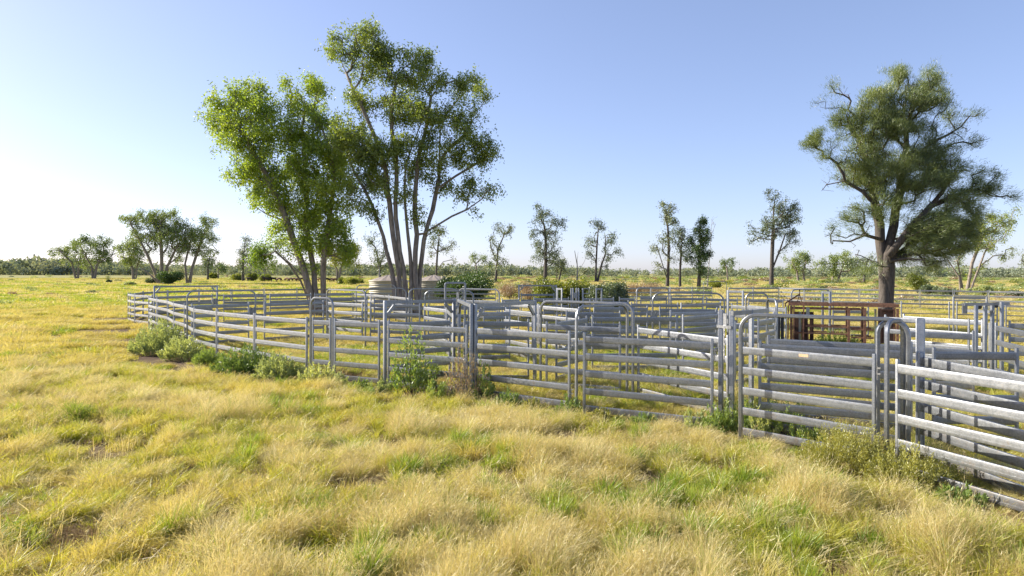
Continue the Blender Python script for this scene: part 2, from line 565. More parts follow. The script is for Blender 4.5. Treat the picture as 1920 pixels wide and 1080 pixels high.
POST = post_mesh(1.93)
POSTS = {}
def post_h(h, w=0.056):
    k = (round(h, 2), w)
    if k not in POSTS:
        POSTS[k] = post_mesh(h, w, w)
    return POSTS[k]
_pin = MB()
_pin.cyl((0, 0, -0.16), (0, 0, 0.06), 0.011, 8)
for z in (-0.06, 0.035):
    _pin.box((0, 0, z), (0.10, 0.018, 0.022))
PIN = _pin.mesh('hinge_pin', M_PIN)
_lk = MB()
for k, (x, z) in enumerate([(-0.05, 0.07), (0.05, 0.07), (-0.05, -0.07), (0.05, -0.07)]):
    _lk.cyl((x, 0, z - 0.05), (x, 0, z + 0.05), 0.014, 8)
_lk.box((0, 0.016, 0.0), (0.17, 0.008, 0.20))
PLATE = _lk.mesh('latch_plate', M_GALV2)

RAILZ = [1.70, 1.315, 0.93, 0.545, 0.16]
PANELS = []            # plan segments for grass clearance
def panel(p1, p2, label, cat='fence panel', name='yard_fence', group='galvanised yard panels', rails=RAILZ, mesh=None,
          pins=False, post=None, inset=0.05, raise_=0.0):
    p1 = Vector((p1.x, p1.y, 0)); p2 = Vector((p2.x, p2.y, 0))
    d = p2 - p1
    L = d.length
    rz = math.atan2(d.y, d.x)
    t = empty(name, (p1.x, p1.y, -0.08 + raise_), rz)
    a, b = inset, L - inset
    pm = post or POST
    inst('post', pm, t, (a, 0, 0))
    inst('post', pm, t, (b, 0, 0))
    off = 0.0 if mesh is None else 0.0
    for z in rails:
        inst('rail', mesh or RAIL, t, (a + 0.024, 0, z + 0.08), (b - a - 0.048, 1, 1))
    if pins:
        inst('hinge_pin', PIN, t, (L, 0, 1.66))
        inst('hinge_pin', PIN, t, (L, 0, 0.55))
    tag(t, label, cat, group)
    PANELS.append((p1, p2))
    return t

def tube_profile(r, n=8, sq=True):
    if sq:
        a, c = r, r * 0.62
        return [(a, -c), (a, c), (c, a), (-c, a), (-a, c), (-a, -c), (-c, -a), (c, -a)]
    return [(r * math.cos(2 * math.pi * i / n), r * math.sin(2 * math.pi * i / n)) for i in range(n)]

def arch(p1, p2, H, label, R=0.26, r=0.03, sq=True, name='gate_arch', group='bent tube gate arches', cat='gate arch', mat=None):
    p1 = Vector((p1.x, p1.y, 0)); p2 = Vector((p2.x, p2.y, 0))
    d = p2 - p1
    L = d.length
    t = bpy.data.objects.new(name, None)
    R = min(R, L * 0.45)
    path = [(0, 0, -0.1), (0, 0, H - R)]
    for k in range(1, 6):
        a = math.pi / 2 * k / 6
        path.append((R - R * math.cos(a), 0, H - R + R * math.sin(a)))
    path += [(R, 0, H), (L - R, 0, H)]
    for k in range(1, 6):
        a = math.pi / 2 * k / 6
        path.append((L - R + R * math.sin(a), 0, H - R + R * math.cos(a)))
    path += [(L, 0, H - R), (L, 0, -0.1)]
    mb = MB()
    mb.sweep(path, tube_profile(r, 10, sq))
    o = mb.build(name, mat or M_GALV2, None, True, math.radians(35))
    o.location = (p1.x, p1.y, 0)
    o.rotation_euler = (0, 0, math.atan2(d.y, d.x))
    tag(o, label, cat, group)
    return o

def portal(p1, p2, H, label, legs=(True, True), w=0.085, gusset=True, name='gateway', group='square gate frames'):
    p1 = Vector((p1.x, p1.y, 0)); p2 = Vector((p2.x, p2.y, 0))
    d = p2 - p1
    L = d.length
    t = empty(name, (p1.x, p1.y, 0), math.atan2(d.y, d.x))
    pm = post_h(H + 0.1, w)
    x0 = -w / 2; x1 = L + w / 2
    if legs[0]:
        inst('leg', pm, t, (0, 0, -0.1)); x0 = w / 2 + 0.001
    if legs[1]:
        inst('leg', pm, t, (L, 0, -0.1)); x1 = L - w / 2 - 0.001
    mb = MB()
    mb.box(((x0 + x1) / 2, 0, H - 0.055), (x1 - x0, w * 0.8, 0.09))
    mb.build('lintel', M_GALV, t)
    if gusset:
        for s, x, on in ((1, w / 2, legs[0]), (-1, L - w / 2, legs[1])):
            if not on: continue
            g = MB()
            g.bar((x + s * 0.02, 0, H - 0.40), (x + s * 0.26, 0, H - 0.12), 0.05, 0.085)
            g.bar((x + s * 0.012, 0.0, H - 0.12), (x + s * 0.15, 0.0, H - 0.12), 0.01, 0.05)
            g.build('gusset', M_GALV2, t)
    tag(t, label, 'gate frame', group)
    return t

def single_post(p, H, label, w=0.075, name='yard_post'):
    o = inst(name, post_h(H + 0.1, w), None, (p.x, p.y, -0.1), rot=(0, 0, -0.6))
    tag(o, label, 'post', 'free standing yard posts')
    return o

ORD = ['first', 'second', 'third', 'fourth', 'fifth', 'sixth', 'seventh', 'eighth', 'ninth', 'tenth', 'eleventh', 'twelfth', 'thirteenth', 'fourteenth', 'fifteenth', 'sixteenth']

# ---- outer front line, far left corner to the near right
left_pts = [(240, 550), (252.8, 551.8), (286, 553.8), (278.9, 557), (295, 560.1), (314.8, 563), (326.3, 567.4), (346.6, 571),
            (364.3, 577.3), (407, 582.8), (478, 589.5), (577, 597.3)]
lp = [T(*p) for p in left_pts]
for k in range(len(lp) - 1):
    panel(lp[k], lp[k + 1], 'sunlit grey rail panel, %s from the far left corner of the outer fence' % ORD[k], pins=k > 6)
pa, pb = T(582.5, 597.6), T(624, 599.5)
arch(pa, pb, 2.42, 'small rounded tube arch over the narrow gate in the left front fence', R=0.22)
panel(pa + (pb - pa) * 0.05, pb - (pb - pa) * 0.05, 'narrow walk-through gate under the small rounded arch on the left front fence', 'gate', 'yard_gate', 'yard gates', pins=True)
panel(T(625.5, 599.7), T(713.5, 603.6), 'front panel between the small arched gate and the first square gate frame', pins=True)
FR1 = T(722, 604.2)
panel(T(726, 605), T(878, 612.4), 'front panel behind the tall leafy weed, between the two square frame posts', pins=True)
panel(T(891, 612.7), T(1071, 624), 'front panel right of the square frame posts with dry weeds at its left end', pins=True)
g14 = panel(T(1092, 627), T(1340, 639.6), 'wide front gate in shade between rounded arch leg and twin tall posts', 'gate', 'yard_gate', 'yard gates', pins=True)
p15 = panel(T(1387, 646.4), T(1645, 668.9), 'bright front panel with a faded orange sticker on its top rail', pins=True)
_st = MB(); _st.box((0, 0, 0), (0.17, 0.003, 0.05))
st = _st.build('sticker', M_ORANGE, p15); st.location = (1.25, -0.0235, 1.79)
st['label'] = 'faded orange sticker on the top rail'
A16, B16 = T(1678, 678), T(1920, 712)
B16 = A16 + (B16 - A16).normalized() * 2.75
panel(A16, B16, 'nearest sunlit panel running toward the camera at the right edge', pins=True)
dirR = (B16 - A16).normalized()
A17, B17 = T(1722, 665), T(1920, 699)
B17 = A17 + (B17 - A17).normalized() * 2.75
panel(A17, B17, 'sunlit inner panel of the near race, just behind the nearest right panel')
A18 = T(1746, 656); B18 = T(1912, 657.5)
panel(A18, B18, 'shaded panel behind the near race, running out of the right edge')

# ---- gate frames of the middle front
FR2 = T(851, 560.2, 2.40); FR3 = T(861, 560.4, 2.40); FR4 = T(884, 569.2, 2.40); FR5 = T(1003, 563, 2.40)
portal(FR1, FR2, 2.40, 'square gate frame with corner braces, leftmost on the front fence')
portal(FR3, FR4, 2.40, 'short square gate frame pointing toward the camera beside the dry weeds', gusset=True)
FR4b = FR4 + Vector((0.09, 0.02, 0))
portal(FR4b, FR5, 2.40, 'square gate frame slanting back to the right of the dry weeds')
panel(FR1 + (FR2 - FR1) * 0.03, FR1 + (FR2 - FR1) * 0.96, 'dark shaded gate inside the leftmost braced square frame', 'gate', 'yard_gate', 'yard gates')
panel(T(868, 600.5), T(994, 601.2), 'shaded panel between the rear posts of the two braced square frames')
aB1, aB2 = T(1081, 575, 2.42), T(1176, 570.3, 2.42)
arch(aB1, aB2, 2.42, 'rounded tube arch in the middle of the front fence, nearer of the crossing pair')
aA1, aA2 = T(1014, 564, 2.42), T(1187, 569.6, 2.42)
arch(aA1, aA2, 2.42, 'wide rounded tube arch crossing behind the middle front arch')
panel(T(1022, 606), T(1166, 612), 'inner gate under the wide crossing arch behind the middle front fence', 'gate', 'yard_gate', 'yard gates')
panel(T(1195, 611.7), T(1368, 632.5), 'sunlit inner panel slanting behind the wide shaded front gate')
single_post(T(1352, 580.5, 2.42), 2.42, 'left one of the twin tall posts beside the wide front gate', 0.09)
single_post(T(1372.5, 582, 2.42), 2.42, 'right one of the twin tall posts beside the wide front gate', 0.09)
# sliding gate head between the twin posts
tw = empty('gate_latch', T(1352, 580.5, 2.42), 0)
q1, q2 = T(1352, 580.5, 2.42), T(1372.5, 582, 2.42)
tw.rotation_euler = (0, 0, math.atan2((q2 - q1).y, (q2 - q1).x))
lw = (q2 - q1).length
mb = MB(); mb.box((lw / 2, -0.062, 2.08), (lw + 0.1, 0.025, 0.06)); mb.build('crossbar', M_GALV2, tw)
mb = MB(); mb.box((lw * 0.5, -0.04, 2.23), (0.09, 0.01, 0.24)); mb.build('plate', M_GALV2, tw)
mb = MB()
for k in range(14):
    z = 2.03 - k * 0.05
    mb.box((lw * 0.62, -0.09, z), (0.012 if k % 2 else 0.03, 0.03 if k % 2 else 0.012, 0.05))
mb.build('chain', M_PIN, tw)
tag(tw, 'steel latch crossbar with hanging chain between the twin tall posts', 'gate latch')
aC1, aC2 = T(1389, 589.5, 2.40), T(1704, 600, 2.40)
arch(aC1, aC2, 2.40, 'long rounded tube arch behind the bright front panel with the sticker', R=0.30, r=0.034)
panel(T(1420, 641.5), T(1702, 655.5), 'dark shaded gate under the long arch, behind the bright front panel', 'gate', 'yard_gate', 'yard gates')
aD1 = T(1663, 603, 2.39); aD2 = aD1 + Vector((0.50, 0.42, 0))
arch(aD1, aD2, 2.39, 'narrow rounded arch at the head of the near race on the right', R=0.2, r=0.034)
aD3 = aD2 + Vector((0.10, 0.03, 0)); aD4 = aD1 + Vector((0.13, 0.52, 0))
arch(aD4, aD3, 2.36, 'second narrow arch just behind the one at the head of the near race', R=0.2, r=0.034)
single_post(T(1726, 596, 2.42), 2.42, 'thick tall post right of the narrow race arches', 0.13)

# ---- left yard
LS1, LS2 = T(289.3, 535.6, 2.40), T(407, 534.6, 2.40)
portal(LS1, LS2, 2.40, 'square braced gate frame at the far left of the yard')
panel(T(292, 555.2), T(399, 552.6), 'dark gate inside the far left square frame', 'gate', 'yard_gate', 'yard gates')
panel(T(418, 552.5), T(500, 552.3), 'inner panel just right of the far left square frame')
panel(T(505, 551.6), T(584, 550.2), 'inner panel in front of the left gum tree trunks, left one')
panel(T(588.5, 550), T(662, 549.4), 'inner panel in front of the left gum tree trunks, right one')
for k, (a, b) in enumerate([((663, 549.4), (696, 551.4)), ((696, 551.4), (730, 553.9)), ((730, 553.9), (769, 558))]):
    panel(T(*a), T(*b), 'sunlit panel in front of the left tank, %s of three from the left' % ORD[k])
LA1, LA2 = T(351, 546, 2.40), T(479, 544.6, 2.40)
arch(LA1, LA2, 2.40, 'large rounded tube arch in the left yard behind the curved front fence')
panel(T(357.5, 571.6), T(468, 567.8), 'dark gate under the large left yard arch', 'gate', 'yard_gate', 'yard gates')
panel(T(494, 567.6), T(608, 564.2), 'inner panel between the large left arch and the gate behind the small arch')
LB1, LB2 = T(613, 542.6, 2.40), T(685.5, 545.6, 2.40)
arch(LB1, LB2, 2.40, 'rounded tube arch seen just behind the small front arch')
panel(T(614, 565.2), T(681, 568.6), 'gate under the arch just behind the small front arch', 'gate', 'yard_gate', 'yard gates')
panel(T(693, 568.4), T(789, 570.2), 'inner panel seen through the leftmost braced square frame')
panel(T(795, 573.7), T(838, 578.5), 'sunlit inner panel left of the rear square frame posts')
panel(T(838, 578.5), T(851, 588), 'inner panel turned edge-on behind the rear square frame posts')
# latch plates on the two left gates
for (px, py, lab) in ((403, 556, 'latch plates on the far left gate frame'), (473, 571.5, 'latch plates beside the large left arch'), (1226, 580, 'latch plates in the middle yard left of the sunlit slanting panel')):
    p = T(px, py)
    o = inst('latch_plate', PLATE, None, (p.x, p.y, 1.52), (1.6, 1.6, 1.6), (0, 0, -0.1))
    tag(o, lab, 'latch', 'latch plates')
arch(T(797, 545.3, 2.40), T(887.5, 546, 2.40), 2.40, 'rounded arch in front of the dark green bush, nearest one')
panel(T(801, 572.4), T(880, 571.4), 'gate panel under the nearest arch before the dark green bush', 'gate', 'yard_gate', 'yard gates')
arch(T(767, 541.6, 2.40), T(857, 541.2, 2.40), 2.40, 'rounded arch before the right tank and the gum trunks')
arch(T(860, 541.3, 2.40), T(936, 542.8, 2.40), 2.40, 'sunlit rounded arch behind the braced frames, right of the dark bush')
panel(T(770, 561.5), T(856, 560.8), 'panel under the arch before the right tank')
panel(T(862, 561), T(934, 563), 'panel under the sunlit arch right of the dark bush')
arch(T(668, 534.6, 2.40), T(742, 534.2, 2.40), 2.40, 'thin high arch in front of the left water tank', R=0.3)
arch(T(684.5, 540.6, 2.40), T(761.5, 540.4, 2.40), 2.40, 'lower rounded arch in front of the left water tank', R=0.3)
arch(T(835, 530.6, 2.75), T(872, 530.6, 2.75), 2.75, 'tall white pipe frame standing in front of the dark green bush', R=0.08, r=0.045)
panel(T(940, 561), T(974, 560), 'small inner panel right of the sunlit arch')

# ---- rear fence: left part then right part
back = [(240, 550), (268, 546.8), (314, 545), (373, 543.4), (434, 542.4), (495, 541.5), (557, 540.8), (618, 540.5), (680, 540.4), (742, 540.4), (805, 540.5), (868, 540.8), (930, 541)]
bp_ = [T(*p) for p in back]
bp_[0] = bp_[0] + Vector((0.08, 0.1, 0))
for k in range(len(bp_) - 1):
    panel(bp_[k], bp_[k + 1], 'panel of the left rear fence, %s counting right from the far left corner' % ORD[k])
back2 = [(1172, 539.3), (1220, 539.2), (1256, 538.6), (1298, 538.3), (1336, 538.4)]
bq = [T(*p) for p in back2]
for k in range(len(bq) - 1):
    panel(bq[k], bq[k + 1], 'rear fence panel right of the green bushes, %s before the tall pipe gate frame' % ORD[k])
back3 = [(1366, 539), (1412, 538.8), (1460, 538.9), (1508, 539.8), (1558, 540.6), (1611, 541.4), (1667, 542.3), (1725, 543.1), (1788, 544.0), (1853, 545.0), (1924, 546.3)]
br = [T(*p) for p in back3]
for k in range(len(br) - 1):
    panel(br[k], br[k + 1], 'pale rear fence panel on the right, %s from the tall pipe gate frame' % ORD[k])
ta1 = D(1319.5, 560, 50); ta2 = D(1362, 560, 50)
arch(Vector((ta1.x, 50, 0)), Vector((ta2.x, 50, 0)), 2.58, 'tall thin pipe gate frame at the rear of the yard', R=0.12, r=0.022, sq=False)

# ---- middle yard
S9a, S9b = T(973, 533.7, 2.40), T(1043, 534.2, 2.40)
portal(S9a, S9b, 2.40, 'square gate frame at the back, before the yellow green bush')
panel(T(976, 550.2), T(1040, 550.4), 'gate inside the back square frame before the yellow green bush', 'gate', 'yard_gate', 'yard gates')
portal(T(1045, 539.8, 2.35), T(1053.5, 540, 2.35), 2.35, 'slim double post frame left of the post cluster', gusset=False, w=0.07)
portal(T(1118, 540, 2.35), T(1128, 540, 2.35), 2.35, 'slim double post frame right of the post cluster', gusset=False, w=0.07)
# the drafting-gate cluster
cl = empty('drafting_gate', T(1071, 540, 2.35), 0)
for x in (0.0, 0.13, 0.30, 0.40, 0.62):
    inst('post', post_h(2.45, 0.075), cl, (x, 0.25 * math.sin(x * 9), -0.1))
for z, h in ((1.95, 0.30), (1.45, 0.25)):
    mb = MB(); mb.box((0.22, -0.16, z), (0.22, 0.02, h)); mb.build('plate', M_GALV2, cl)
mb = MB(); mb.bar((0.62, 0, 2.32), (0.98, 0, 2.32), 0.05); mb.bar((0.98, 0, 2.34), (0.98, 0, 2.05), 0.05); mb.bar((0.98, 0, 2.05), (0.66, 0, 2.05), 0.05)
mb.build('handle_frame', M_GALV2, cl)
tag(cl, 'cluster of drafting gate posts with plates before the green bushes', 'drafting gate')
panel(T(1000, 558.2), T(1068, 558.2), 'panel left of the drafting gate post cluster')
panel(T(1092, 558.2), T(1152, 558.2), 'panel right of the drafting gate post cluster')
panel(T(1160, 558), T(1192, 558.4), 'short panel farther right of the drafting gate posts')
panel(T(945, 566.6), T(1010, 571.6), 'sunlit panel behind the slanting square frame, upper one')
panel(T(1010, 571.8), T(1087, 578), 'sunlit panel behind the wide crossing arch')
panel(T(948, 578), T(1000, 584), 'sunlit panel striped with shadow behind the slanting square frame')
panel(T(1042, 602.4), T(1101, 594.6), 'shaded panel slanting back under the wide crossing arch')
panel(T(1108, 593), T(1271, 592.6), 'long shaded panel behind the middle front arches')
panel(T(1279, 592.2), T(1349, 587), 'shaded panel leading to the twin tall posts')
panel(T(1235, 577), T(1347, 578.6), 'gate under the wide arch left of the twin tall posts', 'gate', 'yard_gate', 'yard gates')
panel(T(1112, 574.6), T(1216, 575.4), 'panel left of the gate under the middle yard arch')
arch(T(1224, 548.8, 2.42), T(1358, 550.3, 2.42), 2.42, 'wide rounded arch in the middle yard left of the twin tall posts', R=0.34)
panel(T(1182, 568.2), T(1273, 569.4), 'panel behind the wide arch of the middle yard')
arch(T(1194, 539.6, 2.42), T(1253.5, 539.2, 2.42), 2.42, 'rounded arch at the back right of the green bushes', R=0.2)
panel(T(1200, 556.4), T(1251, 556.4), 'gate under the back arch right of the green bushes', 'gate', 'yard_gate', 'yard gates')
panel(T(1257, 557), T(1319, 558), 'back inner panel left of the tall pipe gate frame')
panel(T(1323, 558.6), T(1384, 559.8), 'back inner panel right of the tall pipe gate frame')
panel(T(1402, 560.4), T(1470, 561.6), 'back inner panel left of the rusty cattle crush')
portal(T(1365, 544, 2.40), T(1393, 544.6, 2.40), 2.40, 'small square frame above the crush lead-up race', gusset=False)
arch(T(1398.5, 549.4, 2.42), T(1440, 549.8, 2.42), 2.42, 'rounded man-gate arch left of the rusty cattle crush', R=0.24)
arch(T(1438, 560, 2.38), T(1456.5, 562.4, 2.38), 2.38, 'sunlit narrow arch just left of the rusty cattle crush', R=0.24)
panel(T(1371, 570.4), T(1455, 577.9), 'sunlit near side of the race leading to the rusty crush')
panel(T(1402, 570.8), T(1475, 577.6), 'far side of the race leading to the rusty crush')
panel(T(1421, 600), T(1456, 594), 'short sunlit panel before the crush with weeds at its foot')
portal(T(1374.5, 582.2, 2.42), T(1409, 580, 2.42), 2.42, 'sliding gate track frame right of the twin posts, front half', (False, True), gusset=False)
portal(T(1410.6, 580, 2.42), T(1438, 577.3, 2.42), 2.42, 'sliding gate track frame right of the twin posts, rear half', (False, False), gusset=False)
panel(T(1376, 606), T(1408, 603.5), 'sliding gate below its track frame', 'gate', 'yard_gate', 'yard gates')
for k, px in enumerate((1460, 1467)):
    p = D(px, 560, 24.0)
    o = inst('rubber_post', post_mesh(1.75, 0.09, 0.09, M_RUBBER), None, (p.x, p.y, -0.1))
    tag(o, 'black rubber covered post by the crush entry, %s one' % ('left', 'right')[k], 'post', 'rubber posts')
pp = T(1535, 541, 2.42)
arch(T(1484, 543, 2.42), T(1556, 543.4, 2.42), 2.42, 'rounded arch behind the lever of the rusty crush', R=0.2)
portal(T(1542.5, 545.6, 2.40), T(1556, 546.5, 2.40), 2.40, 'narrow frame rising behind the rusty crush', gusset=False)
panel(T(1560, 566), T(1630, 566.5), 'blue shaded panel seen through the rusty crush')

panel(T(1437, 632), T(1714, 645.5), 'second dark rail panel a step behind the gate under the long arch')
panel(T(1018, 562.5), T(1108, 563.5), 'shaded panel behind the wide crossing arch, before the post cluster')
panel(T(1112, 564), T(1180, 564.6), 'shaded panel right of the post cluster, one row nearer')
panel(T(1060, 584), T(1165, 585), 'shaded panel seen through the middle front arch')
panel(T(1276, 569.6), T(1352, 566), 'panel slanting back left of the small square frame')
panel(T(1255, 583.5), T(1345, 582.6), 'shaded panel just below the gate of the middle yard arch')
panel(T(888, 584), T(958, 583), 'shaded panel seen under the slanting square frame')
panel(T(905, 574), T(958, 573.4), 'farther shaded panel seen under the slanting square frame')
panel(T(700, 561.6), T(765, 562.4), 'shaded panel before the left tank, below the sunlit three')
panel(T(612, 557.5), T(690, 556.6), 'shaded panel right of the leaning gum trunks')
panel(T(1410, 590), T(1452, 586.5), 'short panel of the race beside the rubber posts')
panel(T(1690, 618), T(1830, 624), 'pale lower panel of the bright race, nearer one')

# ---- right yard
panel(T(1657, 592.4), T(1820, 600.6), 'bright near side of the race right of the narrow arches')
panel(T(1692, 590.8), T(1845, 599.6), 'far side of the bright race right of the narrow arches')
panel(T(1688, 565.8), T(1782, 567.4), 'thin pipe rail gate right of the rusty crush', 'gate', 'pipe_gate', 'yard gates', [1.70, 1.24, 0.78, 0.30], PIPE)
panel(T(1792, 567.6), T(1872, 568.6), 'thin pipe panel right of the pipe rail gate', 'fence panel', 'pipe_fence', 'galvanised yard panels', [1.70, 1.24, 0.78, 0.30], PIPE)
panel(T(1884, 569), T(1945, 570.5), 'pipe panel behind the sliding gate posts at the right edge', 'fence panel', 'pipe_fence', 'galvanised yard panels', [1.70, 1.24, 0.78, 0.30], PIPE)
a = D(1788, 560, 31); b = D(1850, 560, 30.5)
portal(a, b, 2.15, 'thin frame behind the pipe rail gate, right of the crush', gusset=False, w=0.07)
vg = empty('sliding_gate_head', T(1830, 572, 2.29), 0)
vo_ = T(1830, 572, 2.29)
def vpt(px, py, z): return T(px, py, z) - vo_
for (px, py, z) in ((1830, 572, 2.29), (1847, 567, 2.35), (1860.5, 571, 2.28), (1878.5, 565.8, 2.38), (1857, 605, 1.62)):
    q = vpt(px, py, z)
    inst('post', post_h(z + 0.1, 0.085), vg, (q.x, q.y, -0.1))
for (a, b, z) in (((1805, 572, 2.28), (1890, 566.5, 2.36), 2.30), ((1806, 583, 2.05), (1862, 577, 2.2), 2.06)):
    q1, q2 = vpt(*a), vpt(*b)
    mb = MB(); mb.bar((q1.x, q1.y - 0.06, z), (q2.x, q2.y - 0.06, z + 0.02), 0.03, 0.085); mb.build('track', M_GALV2, vg)
q = vpt(1806, 571, 2.29)
mb = MB(); mb.box((q.x, q.y - 0.06, 2.18), (0.13, 0.05, 0.30)); mb.build('track_end', M_GALV2, vg)
for (px, py, z) in ((1831, 575, 2.22), (1862, 573, 2.22)):
    q = vpt(px, py, z)
    mb = MB(); mb.cyl((q.x, q.y - 0.14, z), (q.x, q.y - 0.09, z), 0.065, 14); mb.build('roller', M_RUBBER, vg)
tag(vg, 'sliding gate posts with double track and black rollers at the right', 'sliding gate')
panel(T(1866, 608), T(1932, 620), 'sunlit low panel at the right edge below the sliding gate posts')
panel(T(1889, 604), T(1945, 606), 'panel behind the sunlit low one at the right edge')

# ------------------------------------------------------------------ rusty cattle crush
def crush():
    P1 = D(1484, 560, 29.5); P2 = D(1683, 560, 28.0)
    P1 = Vector((P1.x, P1.y, 0)); P2 = Vector((P2.x, P2.y, 0))
    d = P2 - P1
    L = d.length
    t = empty('cattle_crush', P1, math.atan2(d.y, d.x))
    W = 0.95; H = 1.86
    fr = lambda px: L * (px - 1484) / 199.0
    post_x = [0.0, fr(1594), fr(1624), L]
    for x in post_x:
        for y in (0, W):
            mb = MB(); mb.bar((x, y, -0.05), (x, y, H - 0.12), 0.10); mb.build('post', M_RUST, t)
    for y in (0, W):
        mb = MB(); mb.bar((-0.12, y, H), (L + 0.05, y, H), 0.10, 0.13); mb.build('top_beam', M_RUST, t)
        mb = MB(); mb.bar((0.04, y, H - 0.19), (fr(1620), y, H - 0.19), 0.05, 0.06); mb.build('rail', M_RUST, t)
    for x in (-0.05, fr(1594), L):
        mb = MB(); mb.bar((x, 0.04, H - 0.005), (x, W - 0.04, H - 0.005), 0.06, 0.08); mb.build('cross_member', M_RUST, t)
    for y in (0, W):
        for z in (0.92, 0.63, 0.26, 0.12):
            mb = MB(); mb.bar((fr(1512) - (0.35 if z == 0.63 else 0), y, z), (fr(1594) - 0.04, y, z), 0.05, 0.065); mb.build('rail', M_RUST, t)
        for z in (0.84, 0.50, 0.14):
            mb = MB(); mb.bar((fr(1596) + 0.05, y, z), (fr(1642) - 0.04, y, z), 0.05, 0.065); mb.build('rail', M_RUST, t)
    mb = MB(); mb.bar((fr(1517), -0.01, 0.12), (fr(1517), -0.01, 0.63), 0.045); mb.build('stay', M_RUST, t)
    for x in (fr(1619), fr(1626), fr(1633)):
        mb = MB(); mb.bar((x, W * 0.5, 0.84), (x, W * 0.5, 1.35), 0.035); mb.build('stay', M_RUST, t)
    mb = MB(); mb.bar((fr(1643), -0.02, 0), (fr(1643), -0.02, H - 0.14), 0.08); mb.build('green_post', M_GREENP, t)
    t2 = MB(); t2.box((fr(1651), 0.0, 0.88), (0.12, 0.10, 1.72)); t2.build('door_post', M_RUSTD, t)
    mb = MB(); mb.box((fr(1667), W * 0.5, 0.95), (0.46, 0.02, 1.40)); mb.bar((fr(1656), W * 0.5, 1.66), (fr(1679), W * 0.5, 1.66), 0.06)
    mb.build('sheeted_door', M_RUSTD, t)
    for (px, w, m, y) in ((1493, 0.22, M_RUSTD, 0.10), (1510, 0.26, M_RUSTD, 0.08), (1524, 0.16, M_RUSTD, 0.30), (1500, 0.14, M_GALV2, 0.22)):
        mb = MB(); mb.box((fr(px), y, 0.80), (w, 0.03, 1.45)); mb.build('head_bail_sheet', m, t)
    for px in (1477, 1488, 1507):
        mb = MB(); mb.bar((fr(px), -0.05, 0.05), (fr(px) + 0.02, -0.05, H - 0.05), 0.06); mb.build('head_bail_bar', M_RUST, t)
    mb = MB(); mb.box((fr(1516), -0.09, 1.56), (0.14, 0.05, 0.32)); mb.build('latch_box', M_GALV2, t)
    # lever and its A-shaped stand on the roof
    mb = MB()
    mb.bar((fr(1472), 0.2, H + 0.02), (fr(1500), 0.2, H + 0.42), 0.06)
    mb.bar((fr(1500), 0.2, H + 0.40), (fr(1500.5), 0.2, H + 0.64), 0.035)
    mb.bar((fr(1472), 0.2, H + 0.02), (fr(1472), 0.1, H - 0.6), 0.05)
    mb.build('lever', M_RUSTD, t)
    mb = MB()
    for px in (1495, 1505):
        mb.bar((fr(px), 0.2, H + 0.05), (fr(1500), 0.2, H + 0.42), 0.03)
    mb.build('lever_stand', M_RUSTD, t)
    mb = MB(); mb.bar((-0.1, 0.1, H + 0.08), (0.35, 0.1, H + 0.10), 0.12, 0.06); mb.build('pivot_plate', M_RUSTD, t)
    mb = MB(); mb.box((L * 0.42, W * 0.5, 0.03), (L * 0.8, W - 0.12, 0.05)); mb.build('floor', M_RUSTD, t)
    tag(t, 'rusty brown cattle crush with lever on top beside the big right tree', 'cattle crush')
crush()

# ------------------------------------------------------------------ water tanks
def tank(px, d, label):
    c = D(px, 560, d)
    t = empty('water_tank', (c.x, c.y, 0), 0.3)
    R, H = 2.0, 2.32
    prof = []
    n = 11
    for k in range(n * 4 + 1):
        z = H * k / (n * 4)
        prof.append((R + 0.032 * math.sin(2 * math.pi * k / 4.0), z - 0.02))
    mb = MB(); mb.lathe(prof, 56); mb.build('wall', M_TANK, t, True)
    rf = MB()
    m = 12
    ring = []
    for i in range(m * 2):
        a = math.pi * i / m
        r = R + 0.06
        ring.append((r * math.cos(a), r * math.sin(a), H + (0.05 if i % 2 == 0 else 0.0)))
    top = [(0.20 * math.cos(math.pi * i / m), 0.20 * math.sin(math.pi * i / m), H + 0.58 + (0.03 if i % 2 == 0 else 0)) for i in range(m * 2)]
    vs = ring + top + [(0, 0, H + 0.64)]
    k = m * 2
    fs = [(i, (i + 1) % k, k + (i + 1) % k, k + i) for i in range(k)] + [(k + i, k + (i + 1) % k, 2 * k) for i in range(k)]
    rf.add(vs, fs); roof = rf.build('roof', M_TROOF, t)
    mb = MB(); mb.lathe([(R + 0.07, H - 0.06), (R + 0.09, H - 0.03), (R + 0.09, H + 0.02), (R + 0.04, H + 0.05)], 56); mb.build('rim', M_TANK, t, True)
    mb = MB(); mb.cyl((0.9, -0.8, H + 0.3), (0.9, -0.8, H + 0.5), 0.22, 16); mb.build('hatch', M_TANK, roof)
    tag(t, label, 'water tank', 'cream water tanks')
tank(729, 71, 'cream ribbed water tank left of the gum trunks')
tank(813, 73, 'cream ribbed water tank right of the gum trunks, beside the dark bush')
for px, d, lab in ((711, 90, 'thin pale pole standing behind the left water tank'), (794, 95, 'thin pale pole behind the right water tank')):
    c = D(px, 560, d)
    mb = MB(); mb.cyl((0, 0, -0.1), (0, 0, CAM_H + 10 * d / 1280), 0.055, 8)
    o = mb.build('pole', M_DEAD, None, True); o.location = (c.x, c.y, 0)
    tag(o, lab, 'pole', 'thin poles')

